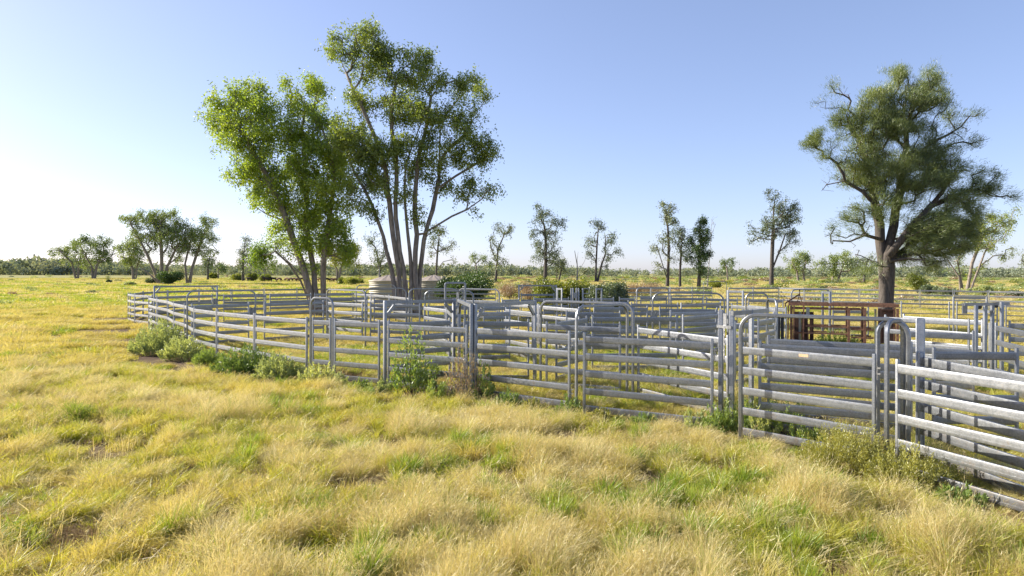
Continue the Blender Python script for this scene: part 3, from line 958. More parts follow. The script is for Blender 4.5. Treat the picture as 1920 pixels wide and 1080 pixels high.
# ------------------------------------------------------------------ leaves and trees
def leaf_quads(pos, length, width, droop=0.6, rng=RNG, up=0.0, dirs=None):
    """diamond leaves at pos; returns verts, faces"""
    n = len(pos)
    d = rng.normal(size=(n, 3))
    if dirs is not None:
        d = d * 0.45 + dirs
    d[:, 2] += up - droop
    d /= np.linalg.norm(d, axis=1, keepdims=True) + 1e-9
    s = np.cross(d, rng.normal(size=(n, 3)))
    s /= np.linalg.norm(s, axis=1, keepdims=True) + 1e-9
    L = (length * rng.uniform(0.6, 1.3, n))[:, None]
    W = (width * rng.uniform(0.7, 1.2, n))[:, None]
    a = pos
    m = pos + d * L * 0.45
    v = np.stack([a, m + s * W * 0.5, pos + d * L, m - s * W * 0.5], 1).reshape(-1, 3)
    f = np.arange(n * 4, dtype=np.int32).reshape(n, 4)
    return v, f

def tubes(nodes, parent, rad, sides_fn, wob=0.0):
    """nodes (N,3), parent idx, radius -> chains of tapered tubes"""
    n = len(nodes)
    kids = [[] for _ in range(n)]
    for i in range(n):
        if parent[i] >= 0: kids[parent[i]].append(i)
    V = []; F = []
    off = 0
    chains = []
    starts = [(-1, i) for i in range(n) if parent[i] < 0]
    stack = list(starts)
    while stack:
        p, i = stack.pop()
        ch = [] if p < 0 else [p]
        first = len(ch)
        cur = i
        while True:
            ch.append(cur)
            ks = kids[cur]
            if not ks: break
            b = max(ks, key=lambda q: rad[q])
            for q in ks:
                if q != b: stack.append((cur, q))
            cur = b
        chains.append((ch, first))
    for ch, first in chains:
        if len(ch) < 2: continue
        pts = nodes[ch]
        r = rad[ch].copy()
        if first: r[0] = min(r[0], r[1] * 1.25)
        ns = sides_fn(r[min(1, len(r) - 1)])
        t = np.gradient(pts, axis=0)
        t /= np.linalg.norm(t, axis=1, keepdims=True) + 1e-9
        ref = np.array([0.31, 0.95, 0.05])
        s = np.cross(t, ref); s /= np.linalg.norm(s, axis=1, keepdims=True) + 1e-9
        w = np.cross(t, s)
        ang = np.arange(ns) * 2 * np.pi / ns
        ring = (s[:, None, :] * np.cos(ang)[None, :, None] + w[:, None, :] * np.sin(ang)[None, :, None]) * r[:, None, None]
        if wob and ns > 6:
            ring *= 1 + wob * RNG.normal(size=(ring.shape[0], ns, 1)) * 0.6
        vs = (pts[:, None, :] + ring).reshape(-1, 3)
        m = len(ch)
        a = (np.arange(m - 1)[:, None] * ns + np.arange(ns)[None, :])
        b = (np.arange(m - 1)[:, None] * ns + (np.arange(ns)[None, :] + 1) % ns)
        fs = np.stack([a, b, b + ns, a + ns], -1).reshape(-1, 4) + off
        V.append(vs); F.append(fs); off += len(vs)
    return np.concatenate(V), np.concatenate(F)

def tree(name, label, d, trunks, blobs, group=None, leaf=None, bark=None, pts_per=0.022, per_pt=34, leaf_l=0.20, leaf_w=0.075,
         sig=0.34, r0=0.30, droop=0.6, needle=False, depth=0.9, twig=0.010, seed=1, cat='tree', dead=None, step=0.8, wander=0.10):
    """trunks: lists of pixel points (x, y[, depth offset m]); blobs: (x, y, rx, ry[, density]) in pixels, all at depth d"""
    rng = np.random.default_rng(seed)
    k = d / FPX
    base = trunks[0][0]
    b0 = D(base[0], 560, d)
    root = Vector((b0.x, d, 0))
    nodes = []; par = []; fixed = []
    def wp(px, py, dy): 
        p = D(px, py, d)
        return np.array([p.x * (d + dy) / d, d + dy, CAM_H + (p.z - CAM_H) * (d + dy) / d])
    for ti, tr in enumerate(trunks):
        dy0 = rng.uniform(-1, 1) * 0.25 * (1 if ti else 0)
        drift = rng.uniform(-1, 1) * depth * 1.2
        pts = []
        for i, p in enumerate(tr):
            dy = p[2] if len(p) > 2 else dy0 + drift * (i / max(1, len(tr) - 1)) * (1.6 if len(tr) > 3 else 1)
            q = wp(p[0], p[1], dy)
            pts.append(q)
        if not nodes or pts[0][2] < 1.8:            # starts at the ground
            pts[0][2] = -0.15
            prev = -1
        else:
            arr = np.array(nodes)
            prev = int(np.argmin(np.linalg.norm(arr - pts[0], axis=1)))
        # smooth subdivision
        P = np.array(pts)
        seg = np.linalg.norm(np.diff(P, axis=0), axis=1)
        cum = np.concatenate([[0], np.cumsum(seg)])
        nst = max(2, int(cum[-1] / (step * k * 30 + 0.25)))
        tt = np.linspace(0, cum[-1], nst + 1)
        Q = np.stack([np.interp(tt, cum, P[:, j]) for j in range(3)], 1)
        if len(Q) > 4:
            for _ in range(2):
                Q[1:-1] = 0.25 * Q[:-2] + 0.5 * Q[1:-1] + 0.25 * Q[2:]
        Q[1:] += rng.normal(size=Q[1:].shape) * 0.05 * min(1, k * 25)
        grounded = pts[0][2] < 1.0
        tr_r = r0 * ((0.85 if ti else 1.0) if grounded else 0.32)
        for i, q in enumerate(Q):
            nodes.append(q); par.append(prev)
            fixed.append(tr_r * (1 - 0.93 * (i / len(Q)) ** 0.8))
            prev = len(nodes) - 1
    nodes = list(nodes)
    # attraction points in the crown
    A = []
    dens = []
    for b in blobs:
        x, y, rx, ry = b[:4]
        dn = b[4] if len(b) > 4 else 1.0
        rxw, ryw = rx * k, ry * k
        rz = 0.75 * (rxw + ryw) * depth
        c = wp(x, y, rng.uniform(-1, 1) * rz * 0.35)
        n = max(2, int(rx * ry * 3.1 * pts_per * (0.4 + 0.6 * dn)))
        nc = max(2, n // 7)                      # foliage gathers in clumps with open air between
        v = rng.normal(size=(nc, 3)); v /= np.linalg.norm(v, axis=1, keepdims=True)
        v *= (rng.uniform(0.10, 1, nc) ** 0.45)[:, None]
        v *= 1 + 0.12 * rng.normal(size=(nc, 1))
        cc = c + v * np.array([rxw, rz, ryw])
        if dn < 0.15:                            # bare twigs spread evenly
            nc = n = max(4, n // 2)
            v = rng.normal(size=(nc, 3)); v /= np.linalg.norm(v, axis=1, keepdims=True)
            cc = c + v * np.array([rxw, rz, ryw]) * (rng.uniform(0.2, 1, nc) ** 0.5)[:, None]
        cs = 0.17 * min(rxw, ryw) * rng.uniform(0.6, 1.5, nc)
        pick = rng.integers(0, nc, n)
        A.append(cc[pick] + rng.normal(size=(n, 3)) * cs[pick][:, None] * np.array([1.15, 1.15, 0.8]))
        dens.append(np.full(n, dn))
    A = np.concatenate(A); dens = np.concatenate(dens)
    ok = A[:, 2] > 0.25
    A = A[ok]; dens = dens[ok]
    arr = np.zeros((len(nodes) + len(A) * 4 + 10, 3)); cnt = len(nodes)
    arr[:cnt] = nodes
    plen = np.zeros(len(arr)); fixed += [0.0] * (len(arr) - cnt)
    for i in range(cnt):
        if par[i] >= 0: plen[i] = plen[par[i]] + np.linalg.norm(arr[i] - arr[par[i]])
    par = par + [-1] * (len(arr) - cnt)
    # nearest crown points join first, each to the node that gives a short route to the ground
    dd = np.min(np.linalg.norm(A[:, None, :] - arr[None, :cnt:2, :], axis=2), axis=1)
    order = np.argsort(dd)
    tips = np.zeros(len(A), int)
    for i in order:
        a = A[i]
        dv = arr[:cnt] - a
        dist = np.sqrt((dv * dv).sum(1))
        cost = dist + 0.22 * plen[:cnt] + 0.5 * np.maximum(0, dv[:, 2])
        j = int(np.argmin(cost))
        L = dist[j]
        m = 1 if L < 0.8 * max(1, k * 25) else (2 if L < 2.0 * max(1, k * 25) else 3)
        prev = j
        for q in range(1, m + 1):
            p = arr[j] + (a - arr[j]) * q / m
            if q < m:
                p = p + rng.normal(size=3) * L * wander + np.array([0, 0, L * 0.05])
            arr[cnt] = p; par[cnt] = prev
            plen[cnt] = plen[prev] + np.linalg.norm(p - arr[prev])
            prev = cnt; cnt += 1
        tips[i] = prev
    arr = arr[:cnt]; par = np.array(par[:cnt]); fixed = np.array(fixed[:cnt])
    load = np.zeros(cnt)
    load[tips] = 1.0
    for i in range(cnt - 1, -1, -1):
        if par[i] >= 0: load[par[i]] += load[i]
    rad = np.maximum(twig * np.maximum(load, 1) ** 0.47, fixed)
    for i in range(cnt):                 # never thicker than what carries it
        if par[i] >= 0: rad[i] = min(rad[i], rad[par[i]])
    for i in range(cnt):
        if par[i] < 0: rad[i] *= 1.35
    arr_l = arr - np.array([root.x, root.y, 0])
    V, F = tubes(arr_l, par, rad, lambda r: 10 if r > 0.12 else (6 if r > 0.045 else 4 if r > 0.02 else 3), 0.05)
    t = empty(name, root)
    link(bpy.data.objects.new('trunk', mesh_np('trunk', V, F, bark or M_BARK, True)), t)
    if leaf is not None and per_pt:
        # every twig end carries a few hanging sprays of leaves with air between them
        ns = 3
        sub = np.repeat(arr_l[tips], ns, axis=0) + rng.normal(size=(len(A) * ns, 3)) * sig * 0.85
        sden = np.repeat(dens, ns)
        cn = np.where(sden < 0.15, 0, np.maximum(1, (per_pt / ns * sden * rng.uniform(0.25, 1.75, len(sub))).astype(int)))
        C = np.repeat(sub, cn, axis=0)
        if needle:
            dr = np.repeat(np.repeat(A - (np.array([root.x, root.y, 0]) + np.array([0, 0, A[:, 2].mean() * 0.6])), ns, axis=0), cn, axis=0)
            dr /= np.linalg.norm(dr, axis=1, keepdims=True) + 1e-9
            pos = C + rng.normal(size=C.shape) * sig * np.array([0.62, 0.62, 0.5])
            v, f = leaf_quads(pos, leaf_l, leaf_w, droop, rng, dirs=dr * 0.9)
        else:
            pos = C + rng.normal(size=C.shape) * sig * np.array([0.48, 0.48, 0.75]) - np.array([0, 0, sig * 0.4])
            v, f = leaf_quads(pos, leaf_l, leaf_w, droop, rng)
        link(bpy.data.objects.new('crown', mesh_np('crown', v, f, leaf, False)), t)
    tag(t, label, cat, group)
    return t

# left gum: leaning clump of trunks with bright young foliage
tree('gum_tree', 'leaning gum tree with bright yellow green foliage behind the left yard', 49,
     [[(592, 594), (584, 548), (572, 510), (562, 484), (549, 440), (528, 390), (500, 330), (470, 280), (445, 235)],
      [(597, 594), (594, 545), (586, 503), (578, 460), (572, 400), (575, 330), (565, 250), (572, 180)],
      [(606, 594), (607, 545), (606, 475), (612, 432), (624, 379), (628, 335), (622, 280), (600, 230)],
      [(549, 440), (530, 416), (500, 402), (470, 385)],
      [(590, 545), (572, 520), (552, 508), (535, 480), (518, 466)],
      [(606, 480), (625, 478), (645, 470)]],
     [(440, 190, 52, 42), (415, 225, 26, 34), (480, 195, 40, 35), (575, 155, 36, 26), (545, 185, 30, 25, 0.8), (470, 250, 62, 50), (560, 235, 60, 45),
      (520, 300, 68, 48), (470, 320, 36, 34), (595, 300, 58, 50), (545, 370, 62, 48), (500, 370, 34, 30, .8), (605, 370, 46, 46), (565, 430, 44, 38), (600, 440, 40, 34),
      (640, 310, 36, 50), (640, 400, 30, 36, 0.8), (650, 468, 30, 26, 0.9), (612, 250, 36, 32), (560, 480, 30, 18, 0.6), (590, 500, 14, 20, 0.5), (625, 440, 30, 30, .9)],
     leaf=M_GUMY, pts_per=0.019, per_pt=42, r0=0.25, seed=3, sig=0.27, leaf_l=0.21, leaf_w=0.085)
tree('gum_tree', 'low leafy gum limb regrowth left of the leaning gum trunks', 50,
     [[(585, 592), (572, 525), (552, 508), (533, 482), (515, 472)]], [(498, 470, 34, 15), (470, 470, 16, 10, .8), (520, 462, 16, 14, .7)],
     leaf=M_GUMY, pts_per=0.03, per_pt=40, r0=0.11, seed=31, depth=0.6)
# right gum: tall clump of six trunks
tree('gum_tree', 'tall many-trunked gum tree with open crown between the two tanks', 46,
     [[(745, 600), (742, 546), (728, 476), (709, 404), (694, 369), (672, 338), (655, 300)],
      [(754, 600), (752, 545), (742, 476), (731, 394), (726, 341), (712, 280), (694, 237), (675, 190), (653, 146), (638, 108)],
      [(763, 600), (763, 545), (750, 457), (740, 410), (742, 330), (741, 270), (725, 193), (744, 150)],
      [(771, 600), (771, 545), (769, 451), (760, 410), (752, 370), (760, 300), (790, 240), (800, 190)],
      [(779, 600), (779, 545), (779, 394), (777, 316), (790, 270), (808, 200), (815, 150)],
      [(787, 600), (785, 545), (791, 445), (813, 388), (823, 350), (826, 305), (820, 237), (838, 206), (870, 175)],
      [(794, 438), (822, 418), (845, 407), (876, 391), (901, 375)],
      [(822, 352), (851, 331), (889, 309), (928, 295)],
      [(826, 300), (850, 270), (880, 245), (905, 235)]],
     [(638, 82, 34, 24, .9), (690, 68, 38, 26, .9), (722, 95, 30, 32), (690, 125, 44, 34, .8), (760, 135, 44, 34), (798, 110, 24, 18, .8), (828, 158, 40, 20, .8),
      (882, 162, 42, 20, .9), (915, 168, 16, 12, .8), (860, 230, 46, 36, .8), (905, 262, 32, 38, .8), (840, 290, 42, 36, .7), (790, 215, 46, 36, .8), (742, 205, 50, 36, .9), (665, 195, 40, 26, .8),
      (720, 275, 46, 36), (690, 320, 52, 36), (780, 300, 46, 44, .8), (885, 305, 38, 22, .8), (900, 352, 34, 20, .8), (868, 372, 24, 12, .7), (750, 355, 40, 30, .6), (672, 370, 26, 26, .7),
      (890, 396, 12, 8, .7), (830, 335, 26, 26, .7), (645, 245, 40, 34, .9), (770, 400, 24, 24, .5), (655, 280, 36, 30, 1), (700, 410, 22, 18, .5), (815, 430, 16, 12, .5)],
     leaf=M_GUM, pts_per=0.020, per_pt=46, r0=0.22, seed=5, sig=0.26, leaf_l=0.20, leaf_w=0.08)
# right belah
tree('belah_tree', 'large dark belah tree with wispy needle foliage behind the rusty crush', 47,
     [[(1660, 600), (1658, 560), (1657, 520), (1656, 480), (1650, 440), (1642, 385), (1626, 310), (1610, 255), (1590, 220)],
      [(1664, 600), (1664, 540), (1664, 475), (1672, 440), (1680, 400), (1690, 330), (1700, 262), (1697, 200), (1697, 160)],
      [(1668, 478), (1700, 432), (1722, 408), (1750, 385), (1790, 330), (1800, 300)],
      [(1670, 490), (1690, 482), (1712, 483), (1735, 490)],
      [(1642, 385), (1605, 350), (1575, 335), (1550, 345)],
      [(1655, 450), (1620, 440), (1590, 455), (1560, 450)],
      [(1690, 330), (1740, 260), (1790, 255), (1820, 220)],
      [(1750, 385), (1800, 360), (1850, 345), (1885, 370)]],
     [(1690, 145, 26, 18), (1745, 160, 28, 26), (1645, 185, 32, 22), (1735, 200, 34, 28), (1690, 200, 44, 32), (1620, 205, 20, 18, .5), (1560, 175, 18, 24, .3),
      (1585, 232, 24, 18), (1540, 265, 28, 18), (1605, 265, 40, 34, .5), (1690, 250, 52, 30), (1670, 292, 46, 28), (1740, 292, 38, 34), (1640, 332, 42, 36), (1600, 322, 28, 26, .7),
      (1715, 335, 46, 30), (1792, 225, 22, 18, .6), (1822, 215, 16, 18, .35), (1815, 268, 20, 22, .45), (1842, 330, 24, 18, .7), (1775, 345, 42, 36), (1650, 380, 28, 32), (1690, 372, 30, 20, .5),
      (1830, 365, 26, 24, .8), (1737, 420, 42, 40), (1790, 400, 44, 34), (1768, 455, 40, 32), (1722, 452, 32, 36), (1880, 372, 18, 18, .35), (1622, 415, 28, 26, .4), (1640, 498, 14, 14, .8),
      (1568, 345, 30, 18, .1), (1558, 445, 30, 16, .1), (1575, 340, 26, 18, .5), (1575, 440, 26, 16, .35), (1605, 400, 24, 22, .6), (1560, 300, 22, 16, .6), (1570, 215, 20, 20, .5), (1620, 240, 26, 24, .9), (1775, 300, 26, 24, .8), (1850, 360, 24, 18, .8), (1600, 400, 30, 24, .1), (1575, 180, 20, 24, .1), (1610, 470, 24, 18, .1), (1830, 250, 24, 24, .1), (1590, 300, 24, 20, .1), (1700, 160, 16, 18, .1), (1815, 420, 30, 24), (1745, 485, 26, 22), (1790, 440, 36, 26), (1700, 480, 20, 16), (1805, 465, 24, 18, .8), (1660, 330, 36, 30), (1665, 230, 36, 26)],
     leaf=M_BELAH, bark=M_BARKD, pts_per=0.030, per_pt=84, r0=0.40, seed=8, sig=0.25, leaf_l=0.25, leaf_w=0.022, droop=0.05, needle=True, twig=0.012)

def far_trees():
    gf = 'trees standing out on the plain'
    # (label, d, trunks, blobs, leaf, bark, seed, r0)
    L = [
     ('spreading gum with several stems at the far left, left one', 330, [[(142, 523), (140, 500), (128, 482), (112, 470)], [(146, 523), (148, 495), (152, 475)]], [(112, 470, 20, 10), (140, 462, 22, 12), (155, 480, 18, 16), (130, 485, 16, 14, .6)], M_GUMF, 0.28),
     ('spreading gum at the far left, right one of the pair', 320, [[(174, 523), (172, 500), (160, 480)], [(177, 523), (182, 495), (195, 475)]], [(165, 455, 22, 12), (190, 452, 20, 10), (178, 475, 26, 18), (200, 470, 16, 14, .7), (165, 490, 16, 12, .6)], M_GUMF, 0.30),
     ('low round gum left of the large multi-stemmed left gum', 300, [[(250, 524), (249, 505), (243, 488)], [(255, 524), (256, 500), (262, 485)]], [(240, 470, 24, 16), (262, 480, 22, 20), (235, 488, 16, 12), (250, 455, 18, 12)], M_GUMF, 0.35),
     ('large multi-stemmed gum above the left corner of the yard', 185, [[(300, 533), (290, 505), (278, 480), (262, 450), (245, 420)], [(303, 533), (304, 490), (302, 450), (300, 420)], [(306, 533), (314, 495), (330, 465), (345, 440)], [(300, 533), (275, 508), (262, 500)]],
        [(250, 418, 26, 16), (275, 405, 24, 14), (262, 440, 22, 18, .8), (295, 420, 26, 22), (318, 405, 22, 14), (310, 440, 30, 26), (335, 450, 26, 26), (285, 455, 18, 16, .6), (340, 425, 20, 18), (325, 475, 22, 16, .8)], M_GUMF, 0.42),
     ('two-stemmed gum right of the large left gum', 187, [[(351, 533), (348, 505), (345, 485), (355, 460)], [(355, 533), (360, 500), (368, 478), (378, 450)]], [(390, 420, 16, 16), (375, 440, 24, 22), (355, 455, 22, 22), (395, 445, 14, 20, .8), (380, 470, 20, 16, .7), (348, 430, 14, 12, .7)], M_GUMF, 0.33),
     ('small dark tree right of the two-stemmed gum', 290, [[(390, 523), (390, 500), (393, 482)]], [(392, 480, 14, 16), (385, 492, 12, 10), (400, 465, 10, 12, .7)], M_GREY, 0.3),
     ('small rounded pale tree by the treeline left of the dark sapling', 330, [[(409, 522), (410, 505)]], [(408, 495, 13, 10), (414, 502, 10, 8)], M_GUMF, 0.25),
     ('dark slender tree left of the leaning gum', 250, [[(456, 527), (456, 500), (458, 470), (460, 450)]], [(458, 455, 16, 12, .7), (448, 475, 16, 14, .8), (468, 478, 18, 16, .8), (455, 495, 20, 10, .8), (474, 498, 12, 8, .8)], M_GREY, 0.28),
     ('pale thin tree behind the low gum limb', 300, [[(495, 522), (497, 505), (500, 492)]], [(492, 495, 12, 8, .7), (508, 498, 14, 10, .7)], M_GUMF, 0.2),
     ('yellow green gum standing behind the leaning gum trunks', 240, [[(632, 524), (632, 500), (622, 485)], [(634, 524), (640, 500), (648, 480)]], [(620, 482, 18, 14), (648, 470, 26, 18), (660, 485, 18, 14), (636, 490, 20, 10, .7)], M_YELB, 0.5),
     ('grey leafy tree seen between the two big gums', 120, [[(712, 542), (712, 500), (706, 470)]], [(700, 450, 18, 20, .6), (712, 475, 20, 22, .7), (725, 500, 16, 12, .6), (705, 495, 16, 14, .6)], M_GREY, 0.2),
     ('slender tree right of the tall gum clump', 140, [[(819, 541), (818, 505), (821, 470), (824, 440)]], [(825, 430, 16, 16, .8), (838, 462, 18, 12, .8), (815, 455, 14, 14, .7), (812, 480, 10, 12, .5), (845, 485, 12, 8, .5)], M_GREY, 0.28),
     ('small pale umbrella tree left of the thin bent tree', 330, [[(894, 524), (894, 508), (892, 495)]], [(885, 482, 14, 7, .7), (902, 482, 16, 8, .7), (898, 492, 16, 8, .5), (915, 490, 10, 8, .6)], M_GUMF, 0.25),
     ('thin bent tree standing alone right of the big gums', 215, [[(929, 531), (931, 505), (933, 480), (934, 455), (945, 440)], [(932, 490), (922, 470), (918, 450)]], [(932, 430, 14, 12, .8), (955, 430, 14, 12, .9), (918, 450, 12, 12, .7), (930, 465, 14, 16, .7), (945, 492, 12, 12, .8), (935, 480, 16, 10, .5)], M_GREY, 0.30),
     ('tall leafy belah in the middle of the plain', 250, [[(1022, 530), (1023, 505), (1023, 460), (1024, 420), (1016, 395)]], [(1014, 388, 9, 10, .9), (1022, 408, 20, 14), (1046, 418, 16, 14), (1000, 415, 10, 10, .6), (1008, 445, 16, 16), (1030, 445, 22, 18), (1012, 475, 18, 16, .9), (1036, 475, 20, 18, .9), (1030, 495, 22, 8, .6)], M_GREY, 0.40),
     ('short bushy tree right beside the tall middle belah', 255, [[(1044, 528), (1044, 505), (1048, 490)], [(1047, 528), (1054, 500), (1056, 478)]], [(1040, 490, 12, 12), (1052, 495, 16, 14), (1060, 505, 10, 8)], M_GREY, 0.28),
     ('leafy belah right of the dead stump on the plain', 250, [[(1117, 530), (1117, 500), (1119, 460), (1122, 430)], [(1120, 528), (1128, 495), (1140, 465), (1148, 450)]], [(1120, 428, 16, 14), (1112, 445, 14, 12, .8), (1146, 448, 14, 12), (1105, 458, 10, 8, .6), (1110, 478, 14, 12, .7), (1135, 475, 18, 14, .7), (1155, 470, 12, 10, .8), (1132, 505, 14, 8, .6)], M_GREY, 0.36),
     ('tall slim belah, leftmost of the row of three dark trees', 150, [[(1251, 541), (1252, 500), (1255, 460), (1256, 430), (1248, 395)], [(1250, 520), (1240, 490), (1232, 460)]], [(1244, 385, 14, 10), (1258, 392, 14, 14), (1266, 408, 14, 12), (1250, 410, 16, 12, .8), (1238, 440, 14, 16, .7), (1255, 450, 14, 18, .6), (1235, 470, 14, 14, .7), (1240, 495, 14, 12, .6), (1262, 490, 12, 14, .5)], M_GREY, 0.28),
     ('middle one of the row of three dark trees', 150, [[(1275, 541), (1276, 500), (1278, 460), (1280, 440)]], [(1280, 430, 14, 14), (1272, 450, 14, 14, .9), (1286, 455, 14, 16), (1272, 470, 12, 8, .7), (1290, 480, 12, 14, .5)], M_GREY, 0.24),
     ('dense dark cone-shaped tree at the right end of the row of three', 148, [[(1310, 542), (1311, 500), (1312, 450), (1313, 415)]], [(1313, 408, 9, 10), (1316, 425, 16, 14), (1308, 440, 18, 14), (1322, 450, 14, 14), (1303, 460, 18, 16), (1322, 468, 14, 14), (1310, 485, 20, 16), (1312, 505, 16, 12)], M_DARKG, 0.30),
     ('small white-trunked gum on the far plain', 330, [[(1364, 524), (1364, 510), (1362, 500)]], [(1352, 495, 12, 8, .7), (1368, 490, 12, 6, .8), (1378, 497, 12, 8, .7), (1364, 500, 14, 7, .7)], M_GUMF, 0.3),
     ('rounded dark tree standing alone left of the big belah', 160, [[(1446, 539), (1447, 500), (1449, 460), (1448, 420), (1450, 390)], [(1448, 505), (1462, 470), (1472, 440)]], [(1450, 370, 12, 12), (1464, 380, 14, 14), (1490, 388, 12, 14), (1478, 400, 18, 16), (1455, 400, 18, 18), (1440, 415, 20, 14, .8), (1490, 415, 14, 14), (1418, 432, 18, 14, .8), (1460, 430, 24, 18), (1485, 440, 16, 14), (1440, 445, 18, 12, .6), (1408, 448, 8, 8, .8), (1470, 470, 12, 12, .5)], M_GREY, 0.34),
     ('bushy low gum right of the rounded dark tree', 260, [[(1497, 524), (1494, 505), (1485, 490)], [(1508, 524), (1506, 505), (1512, 490)]], [(1485, 490, 14, 12, .9), (1500, 480, 16, 12), (1515, 488, 12, 12), (1500, 502, 22, 10, .9)], M_GUMF, 0.55),
     ('spreading olive tree left of the big belah trunk', 240, [[(1560, 524), (1565, 505), (1572, 490)], [(1570, 524), (1578, 505), (1585, 488)]], [(1545, 495, 14, 12, .9), (1562, 482, 18, 8), (1580, 490, 20, 16), (1555, 508, 20, 8), (1600, 500, 18, 16, .9), (1615, 490, 14, 12, .7)], M_GUMF, 0.45),
     ('dark tree behind the big belah trunk', 230, [[(1620, 525), (1622, 505), (1625, 490)]], [(1612, 495, 16, 14), (1630, 490, 14, 14), (1625, 510, 20, 8)], M_GREY, 0.4),
     ('pale-trunked gum behind the big belah on the right', 120, [[(1802, 547), (1798, 520), (1786, 500), (1772, 480), (1765, 465)], [(1806, 540), (1800, 510), (1795, 490)]], [(1800, 488, 14, 10, .7), (1790, 500, 14, 10, .6), (1775, 462, 18, 10, .6), (1808, 505, 10, 10, .5)], M_GUM, 0.26),
     ('gum with yellow lit crown at the right edge behind the belah', 110, [[(1812, 548), (1818, 515), (1823, 490), (1832, 460), (1845, 440)], [(1818, 548), (1830, 510), (1840, 480), (1860, 450)]], [(1850, 415, 22, 18), (1880, 410, 20, 16), (1870, 432, 24, 16), (1835, 440, 22, 18), (1850, 455, 26, 14), (1825, 465, 18, 12, .8), (1873, 476, 12, 10, .8), (1842, 490, 14, 10, .6), (1902, 474, 10, 8, .8), (1818, 515, 10, 8, .8)], M_GUM, 0.22),
     ('sparse grey tree cut by the right edge of the picture', 260, [[(1925, 525), (1924, 505), (1920, 490)]], [(1915, 488, 10, 8, .6), (1928, 480, 16, 14, .6), (1920, 500, 12, 8, .5)], M_GREY, 0.3),
    ]
    for i, (lab, d, tr, bl, lf, r0) in enumerate(L):
        k = d / FPX
        sc = max(1.0, d / 95.0)
        tree('far_tree' if d > 170 else 'plain_tree', lab, d, tr, bl, gf, leaf=lf, bark=M_BARKD if lf in (M_GREY, M_DARKG) else M_BARK, pts_per=0.075, per_pt=(22 if lf in (M_GUMF, M_YELB) else 16) if lf is not M_DARKG else 26, leaf_l=0.22 * sc, leaf_w=0.10 * sc,
             sig=0.26 * sc, r0=r0 * 0.75, seed=40 + i, twig=0.013 * sc, depth=0.9)
    # dead standing trunk
    tree('dead_tree', 'bare dead forked trunk standing on the plain', 250, [[(1082, 530), (1083, 505), (1082, 485), (1077, 470)], [(1082, 487), (1084, 472)], [(1083, 512), (1095, 495), (1100, 475), (1103, 462)]], [(1078, 472, 2, 4), (1101, 466, 2, 5)], gf, leaf=None, bark=M_DEAD, r0=0.28, seed=99, pts_per=0.2, cat='dead tree')
    tree('dead_tree', 'bare dead branches behind the cone-shaped dark tree', 152, [[(1326, 541), (1330, 480), (1334, 430), (1335, 410)], [(1334, 440), (1342, 420)]], [(1338, 415, 8, 10)], gf, leaf=None, bark=M_DEAD, r0=0.12, seed=98, pts_per=0.15, cat='dead tree')
far_trees()

# ------------------------------------------------------------------ far wood closing the plain
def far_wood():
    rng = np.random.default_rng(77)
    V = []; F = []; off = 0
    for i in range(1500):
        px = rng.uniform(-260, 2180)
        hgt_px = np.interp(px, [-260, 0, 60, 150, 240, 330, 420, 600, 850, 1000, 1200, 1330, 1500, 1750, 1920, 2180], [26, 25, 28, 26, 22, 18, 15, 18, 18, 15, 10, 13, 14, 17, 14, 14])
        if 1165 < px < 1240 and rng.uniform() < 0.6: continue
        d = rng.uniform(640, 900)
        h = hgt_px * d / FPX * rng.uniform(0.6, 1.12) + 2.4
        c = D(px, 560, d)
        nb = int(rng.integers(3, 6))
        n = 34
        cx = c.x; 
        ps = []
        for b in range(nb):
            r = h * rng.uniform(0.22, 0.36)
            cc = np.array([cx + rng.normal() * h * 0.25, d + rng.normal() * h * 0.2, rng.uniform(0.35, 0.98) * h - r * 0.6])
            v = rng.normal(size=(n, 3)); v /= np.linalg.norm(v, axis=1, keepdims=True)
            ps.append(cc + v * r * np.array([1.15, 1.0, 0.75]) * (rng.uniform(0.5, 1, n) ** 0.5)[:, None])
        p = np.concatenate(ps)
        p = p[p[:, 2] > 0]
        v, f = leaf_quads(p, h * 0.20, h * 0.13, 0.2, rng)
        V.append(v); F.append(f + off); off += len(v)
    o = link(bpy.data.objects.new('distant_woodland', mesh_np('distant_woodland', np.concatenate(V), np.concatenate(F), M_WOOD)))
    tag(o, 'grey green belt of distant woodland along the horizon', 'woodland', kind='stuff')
far_wood()

